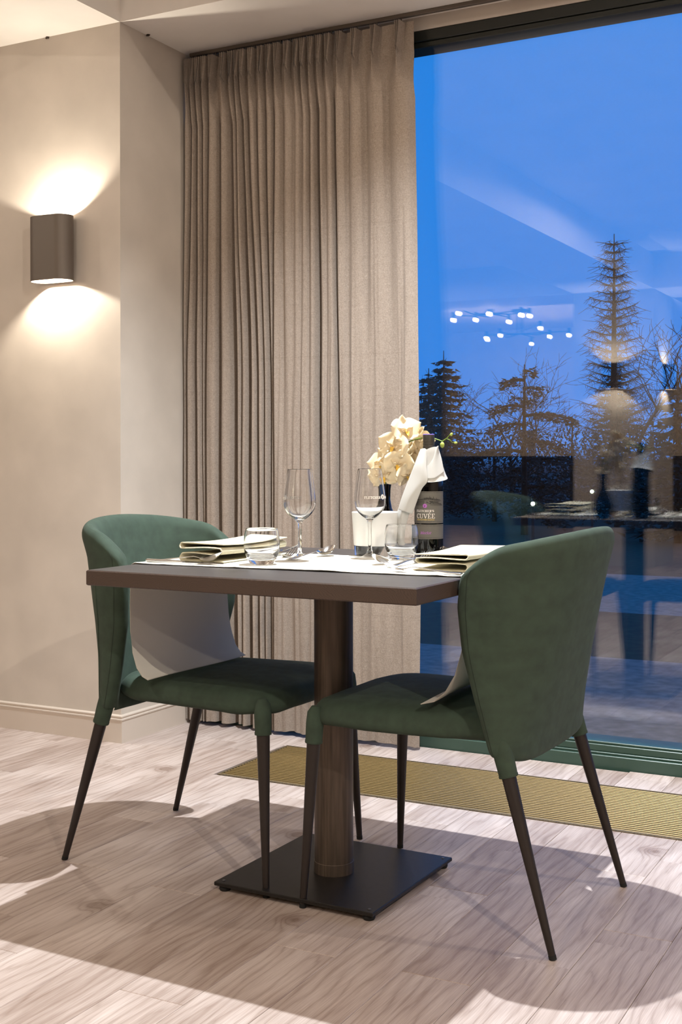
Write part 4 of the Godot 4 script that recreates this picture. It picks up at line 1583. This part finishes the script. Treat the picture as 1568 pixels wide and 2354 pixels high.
func orchid() -> void:
	var v := thing("bud_vase", "small glossy black bottle vase behind the white candle holder", "vase", Vector3(1.292, TOP_Y, 0.535))
	var vb := MB.new()
	vb.lathe(PackedVector2Array([Vector2(0, 0), Vector2(0.024, 0), Vector2(0.028, 0.002), Vector2(0.038, 0.022), Vector2(0.0415, 0.045), Vector2(0.038, 0.070), Vector2(0.028, 0.095), Vector2(0.018, 0.118), Vector2(0.0140, 0.140), Vector2(0.0145, 0.165), Vector2(0.0165, 0.180), Vector2(0.0155, 0.1815), Vector2(0.0125, 0.165), Vector2(0.012, 0.135), Vector2(0, 0.128)]), 44)
	obj("body", vb.mesh(), M.vase, v)
	var t := thing("orchid_spray", "spray of cream orchid blossoms with green buds in the black vase", "orchid", Vector3(1.292, TOP_Y, 0.535))
	var stem_pts := PackedVector3Array([Vector3(0.0, 0.130, 0.0), Vector3(0.003, 0.19, 0.0), Vector3(0.016, 0.245, -0.004), Vector3(0.048, 0.282, -0.008), Vector3(0.088, 0.300, -0.010), Vector3(0.130, 0.302, -0.010), Vector3(0.160, 0.293, -0.010)])
	var sp := PackedVector3Array()
	var sr := PackedFloat32Array()
	for i in 6:
		for k in 5:
			sp.append(stem_pts[i].cubic_interpolate(stem_pts[i + 1], stem_pts[maxi(i - 1, 0)], stem_pts[mini(i + 2, 6)], k / 5.0))
			sr.append(lerpf(0.0024, 0.0014, (i + k / 5.0) / 6.0))
	sp.append(stem_pts[6]); sr.append(0.0014)
	var sb := MB.new()
	sb.tube(sp, sr, 8, Vector3.BACK)
	obj("stem", sb.mesh(), M.stem, t)
	# side shoot with three buds
	var sh := MB.new()
	sh.tube(PackedVector3Array([Vector3(0.160, 0.293, -0.010), Vector3(0.174, 0.302, -0.011), Vector3(0.183, 0.313, -0.012)]), PackedFloat32Array([0.0014, 0.0012, 0.001]), 7, Vector3.BACK)
	sh.tube(PackedVector3Array([Vector3(0.172, 0.300, -0.011), Vector3(0.182, 0.296, -0.011), Vector3(0.188, 0.289, -0.012), Vector3(0.196, 0.292, -0.012)]), PackedFloat32Array([0.0013, 0.0012, 0.0012, 0.001]), 7, Vector3.BACK)
	obj("shoot", sh.mesh(), M.stem, t)
	for q in [[Vector3(0.161, 0.284, -0.008), 0.0058, 0.0], [Vector3(0.185, 0.311, -0.012), 0.0036, 0.5], [Vector3(0.197, 0.289, -0.012), 0.0034, 1.5]]:
		var bb := MB.new()
		var pr := PackedVector2Array()
		for k in 9:
			var a := PI * k / 8.0
			pr.append(Vector2(sin(a) * q[1], -cos(a) * q[1] * 1.35))
		bb.lathe(pr, 14, q[0], Basis(Vector3.FORWARD, q[2]))
		obj("bud", bb.mesh(), M.bud, t)
	var sepal := petal_mesh(0.038, 0.0155, 0.007, 0.55)
	var wing := petal_mesh(0.041, 0.0270, 0.010, 1.0)
	var lip := petal_mesh(0.015, 0.0055, -0.010, 0.5)
	var curl := petal_mesh(0.013, 0.0055, 0.014, 0.8)
	# blossoms: place, direction faced, roll
	var toward := Vector3(0.47, 0.0, 0.88)
	for f in [
		[Vector3(0.060, 0.322, 0.002), Vector3(0.70, 0.35, 0.55), 0.1, 1.08],
		[Vector3(0.036, 0.282, 0.020), Vector3(0.10, 0.15, 1.0), -0.25, 1.05],
		[Vector3(0.098, 0.292, -0.014), Vector3(0.45, 0.1, -0.75), 0.2, 1.05],
		[Vector3(-0.002, 0.240, 0.016), Vector3(-0.35, 0.2, 0.9), 0.35, 1.0],
		[Vector3(0.048, 0.236, 0.022), Vector3(0.55, -0.25, 0.85), -0.2, 1.0],
		[Vector3(0.006, 0.204, 0.018), Vector3(0.15, -0.2, 1.0), 0.15, 1.0],
		[Vector3(0.066, 0.206, 0.006), Vector3(0.85, -0.2, 0.55), 0.3, 0.9],
		[Vector3(0.014, 0.262, -0.026), Vector3(-0.8, 0.1, -0.3), 0.0, 0.95],
		[Vector3(0.062, 0.256, -0.030), Vector3(0.3, 0.0, -0.95), 0.0, 0.95]]:
		var o := node("blossom", t, f[0])
		var z: Vector3 = f[1].normalized()
		var x := Vector3.UP.cross(z).normalized()
		o.basis = Basis(x, z.cross(x), z) * Basis(Vector3.BACK, f[2])
		o.scale = Vector3.ONE * f[3]
		var k := 0
		for a in [90.0, 215.0, 325.0, 15.0, 165.0]:
			var big := k >= 3
			var pm := obj("petal", wing if big else sepal, M.petal, o)
			var d := Vector3(cos(deg_to_rad(a)), sin(deg_to_rad(a)), 0.10)
			pm.basis = Basis(Vector3(-d.y, d.x, 0).normalized() * -1.0, Vector3.BACK, d.normalized()).orthonormalized()
			pm.position = Vector3(0, 0, 0.002 if big else -0.001) + d * 0.001
			k += 1
		var lp := obj("lip", lip, M.lip, o)
		lp.basis = Basis.from_euler(Vector3(0.6, 0, 0))
		lp.position = Vector3(0, -0.003, 0.001)
		for s in [-1.0, 1.0]:
			var cu := obj("lip_lobe", curl, M.petal, o)
			cu.basis = Basis.from_euler(Vector3(0.1, s * 0.7, s * -0.9))
			cu.position = Vector3(s * 0.003, -0.001, 0.003)


# ---------------------------------------------------------------- cutlery (built along +x, handle end at 0)
func bar(b: MB, pts: Array, widths: Array, thick: float) -> void:
	var p := PackedVector3Array()
	var r := PackedFloat32Array()
	for i in pts.size():
		p.append(pts[i]); r.append(widths[i] / 2.0)
	b.tube(p, r, 14, Vector3.UP, thick)


func fork_mesh() -> ArrayMesh:
	var b := MB.new()
	bar(b, [Vector3(0, 0.003, 0), Vector3(0.004, 0.003, 0), Vector3(0.03, 0.0035, 0), Vector3(0.08, 0.008, 0), Vector3(0.115, 0.010, 0), Vector3(0.130, 0.006, 0), Vector3(0.140, 0.003, 0)], [0.012, 0.018, 0.016, 0.009, 0.006, 0.007, 0.016], 0.28)
	bar(b, [Vector3(0.136, 0.003, 0), Vector3(0.146, 0.0025, 0), Vector3(0.156, 0.004, 0), Vector3(0.160, 0.005, 0)], [0.012, 0.024, 0.025, 0.024], 0.10)
	for k in 4:
		var z := (k - 1.5) * 0.0064
		bar(b, [Vector3(0.156, 0.004, z), Vector3(0.172, 0.009, z), Vector3(0.188, 0.016, z), Vector3(0.200, 0.024, z * 0.96)], [0.0036, 0.0034, 0.0030, 0.0014], 0.6)
	return b.mesh()


func spoon_mesh(k := 1.0) -> ArrayMesh:
	var b := MB.new()
	bar(b, [Vector3(0, 0.003, 0), Vector3(0.004, 0.003, 0), Vector3(0.03, 0.0035, 0), Vector3(0.08, 0.009, 0), Vector3(0.115, 0.012, 0), Vector3(0.134, 0.008, 0)], [0.012, 0.018, 0.016, 0.009, 0.006, 0.006], 0.28)
	var rows := []
	for side in [0.0, 1.0]:
		for j in 15:
			var v := j / 14.0 if side == 0.0 else 1.0 - j / 14.0
			var w := 0.0195 * pow(sin(PI * clampf(pow(v, 0.85), 0.0, 1.0)), 0.62) + 0.0012
			var row := PackedVector3Array()
			for i in 13:
				var u := -1.0 + i / 6.0
				var deep := -0.011 * (1.0 - u * u) * sin(PI * v)
				row.append(Vector3(0.130 + 0.062 * v, 0.0085 + 0.014 * v * v + deep + (0.0009 if side == 0.0 else -0.0003), u * w))
			rows.append(row)
	b.grid(rows)
	return b.mesh()


func knife_mesh() -> ArrayMesh:
	var b := MB.new()
	bar(b, [Vector3(0, 0.005, 0), Vector3(0.004, 0.005, 0), Vector3(0.05, 0.005, 0), Vector3(0.098, 0.0045, 0), Vector3(0.105, 0.004, 0)], [0.010, 0.018, 0.016, 0.012, 0.010], 0.42)
	var o := PackedVector2Array([Vector2(0.103, -0.005), Vector2(0.130, -0.0085), Vector2(0.18, -0.0095), Vector2(0.205, -0.006), Vector2(0.217, 0.002), Vector2(0.219, 0.006), Vector2(0.19, 0.0065), Vector2(0.103, 0.005)])
	b.prism(o, 0.003, 0.0044, Vector3.RIGHT, Vector3.BACK, Vector3.UP)
	return b.mesh()


func cutlery() -> void:
	var fm := fork_mesh()
	var sm := spoon_mesh()
	var km := knife_mesh()
	var y := TOP_Y + 0.0030
	for e in [
		["knife", km, Vector3(0.925, y, 1.084), 0.03, 0.0, "table knife lying along the near edge before the curtain-side chair"],
		["spoon", sm, Vector3(0.925, y, 1.056), 0.04, 0.03, "soup spoon with raised bowl beside the curtain-side napkin"],
		["fork", fm, Vector3(0.925, y, 0.690), 0.01, 0.02, "table fork on the far side of the curtain-side napkin"],
		["spoon", sm, Vector3(1.205, y, 0.895), 1.45, 0.02, "dessert spoon with its bowl beside the curtain-side wine glass"],
		["fork", fm, Vector3(1.160, y, 0.960), 1.62, 0.0, "dessert fork behind the curtain-side tumbler"],
		["fork", fm, Vector3(1.722, y, 1.052), PI - 0.06, 0.02, "table fork lying along the near table edge beside the seen-from-behind chair"],
		["fork", fm, Vector3(1.508, y, 0.965), 1.52, 0.0, "dessert fork standing its tines beside the bottle-side tumbler"],
		["spoon", sm, Vector3(1.470, y, 0.730), -1.67, 0.02, "dessert spoon in front of the bottle-side tumbler, bowl nearest the table edge"],
		["spoon", sm, Vector3(1.640, y, 0.610), PI - 0.10, 0.05, "soup spoon showing its bowl behind the thick bottle-side napkin"],
		["knife", km, Vector3(1.700, y, 0.648), PI - 0.04, 0.0, "table knife partly hidden behind the thick bottle-side napkin"]]:
		var t := thing(e[0], e[5], e[0], e[2], e[3], "")
		t.rotation.z = e[4]
		obj("body", e[1], M.steel, t)


# ---------------------------------------------------------------- folded napkins
func napkins() -> void:
	for e in [[Vector3(0.985, TOP_Y + 0.0029, 0.885), 1.0, 0.0, "thick folded cream napkin before the curtain-side chair"], [Vector3(1.705, TOP_Y + 0.0029, 0.842), -1.0, 0.05, "thick folded cream napkin before the chair seen from behind"]]:
		# line of the fold in section (x, y), swept along z
		var line := PackedVector2Array()
		var w := 0.128
		for k in 8: line.append(Vector2(w - (w - 0.010) * k / 7.0, 0.002))
		for k in range(1, 8):
			var a := -PI / 2.0 - PI * k / 8.0
			line.append(Vector2(0.010 + 0.0075 * cos(a), 0.0095 + 0.0075 * sin(a)))
		for k in 8: line.append(Vector2(0.010 + (w - 0.022) * k / 7.0, 0.017 + 0.001 * sin(k * 0.9)))
		for k in range(1, 8):
			var a := -PI / 2.0 + PI * k / 8.0
			line.append(Vector2(w - 0.012 + 0.0055 * cos(a), 0.0225 + 0.0055 * sin(a)))
		for k in 8: line.append(Vector2(w - 0.012 - (w - 0.018) * k / 7.0, 0.028 + 0.0012 * sin(k * 0.7)))
		for k in range(1, 8):
			var a := -PI / 2.0 - PI * k / 8.0
			line.append(Vector2(0.006 + 0.0045 * cos(a), 0.0325 + 0.0045 * sin(a)))
		for k in 8: line.append(Vector2(0.006 + (w - 0.010) * k / 7.0, 0.037 - 0.0015 * k / 7.0))
		var n := line.size()
		var rows := []
		for j in 15:
			var v := j / 14.0
			var z := lerpf(0.150, -0.150, v)
			var row := PackedVector3Array()
			for sgn in [1.0, -1.0]:
				for q in n:
					var i: int = q if sgn > 0 else n - 1 - q
					var d: Vector2 = (line[mini(i + 1, n - 1)] - line[maxi(i - 1, 0)]).normalized().orthogonal() * 0.0013 * sgn
					var p: Vector2 = line[i] + d
					var sq := 1.0 - 0.10 * sin(PI * v)
					row.append(Vector3((p.x - 0.0) * e[1], p.y * sq * (1.22 if e[1] > 0.0 else 1.0) + 0.0003, z + 0.003 * sin(p.y * 300.0) * (1.0 if j == 0 else 0.0)))
			rows.append(row)
		var b := MB.new()
		var c0 := PackedVector3Array()
		var c1 := PackedVector3Array()
		for k in 2 * n:
			var o := 2 * n - 1 - k
			c0.append((rows[0][k] + rows[0][o]) / 2.0)
			c1.append((rows[14][k] + rows[14][o]) / 2.0)
		rows.push_front(c0); rows.append(c1)
		b.grid(rows, true, true)
		var t := thing("folded_napkin", e[3], "napkin", e[0], e[2])
		obj("cloth", b.mesh(), M.napkin, t)
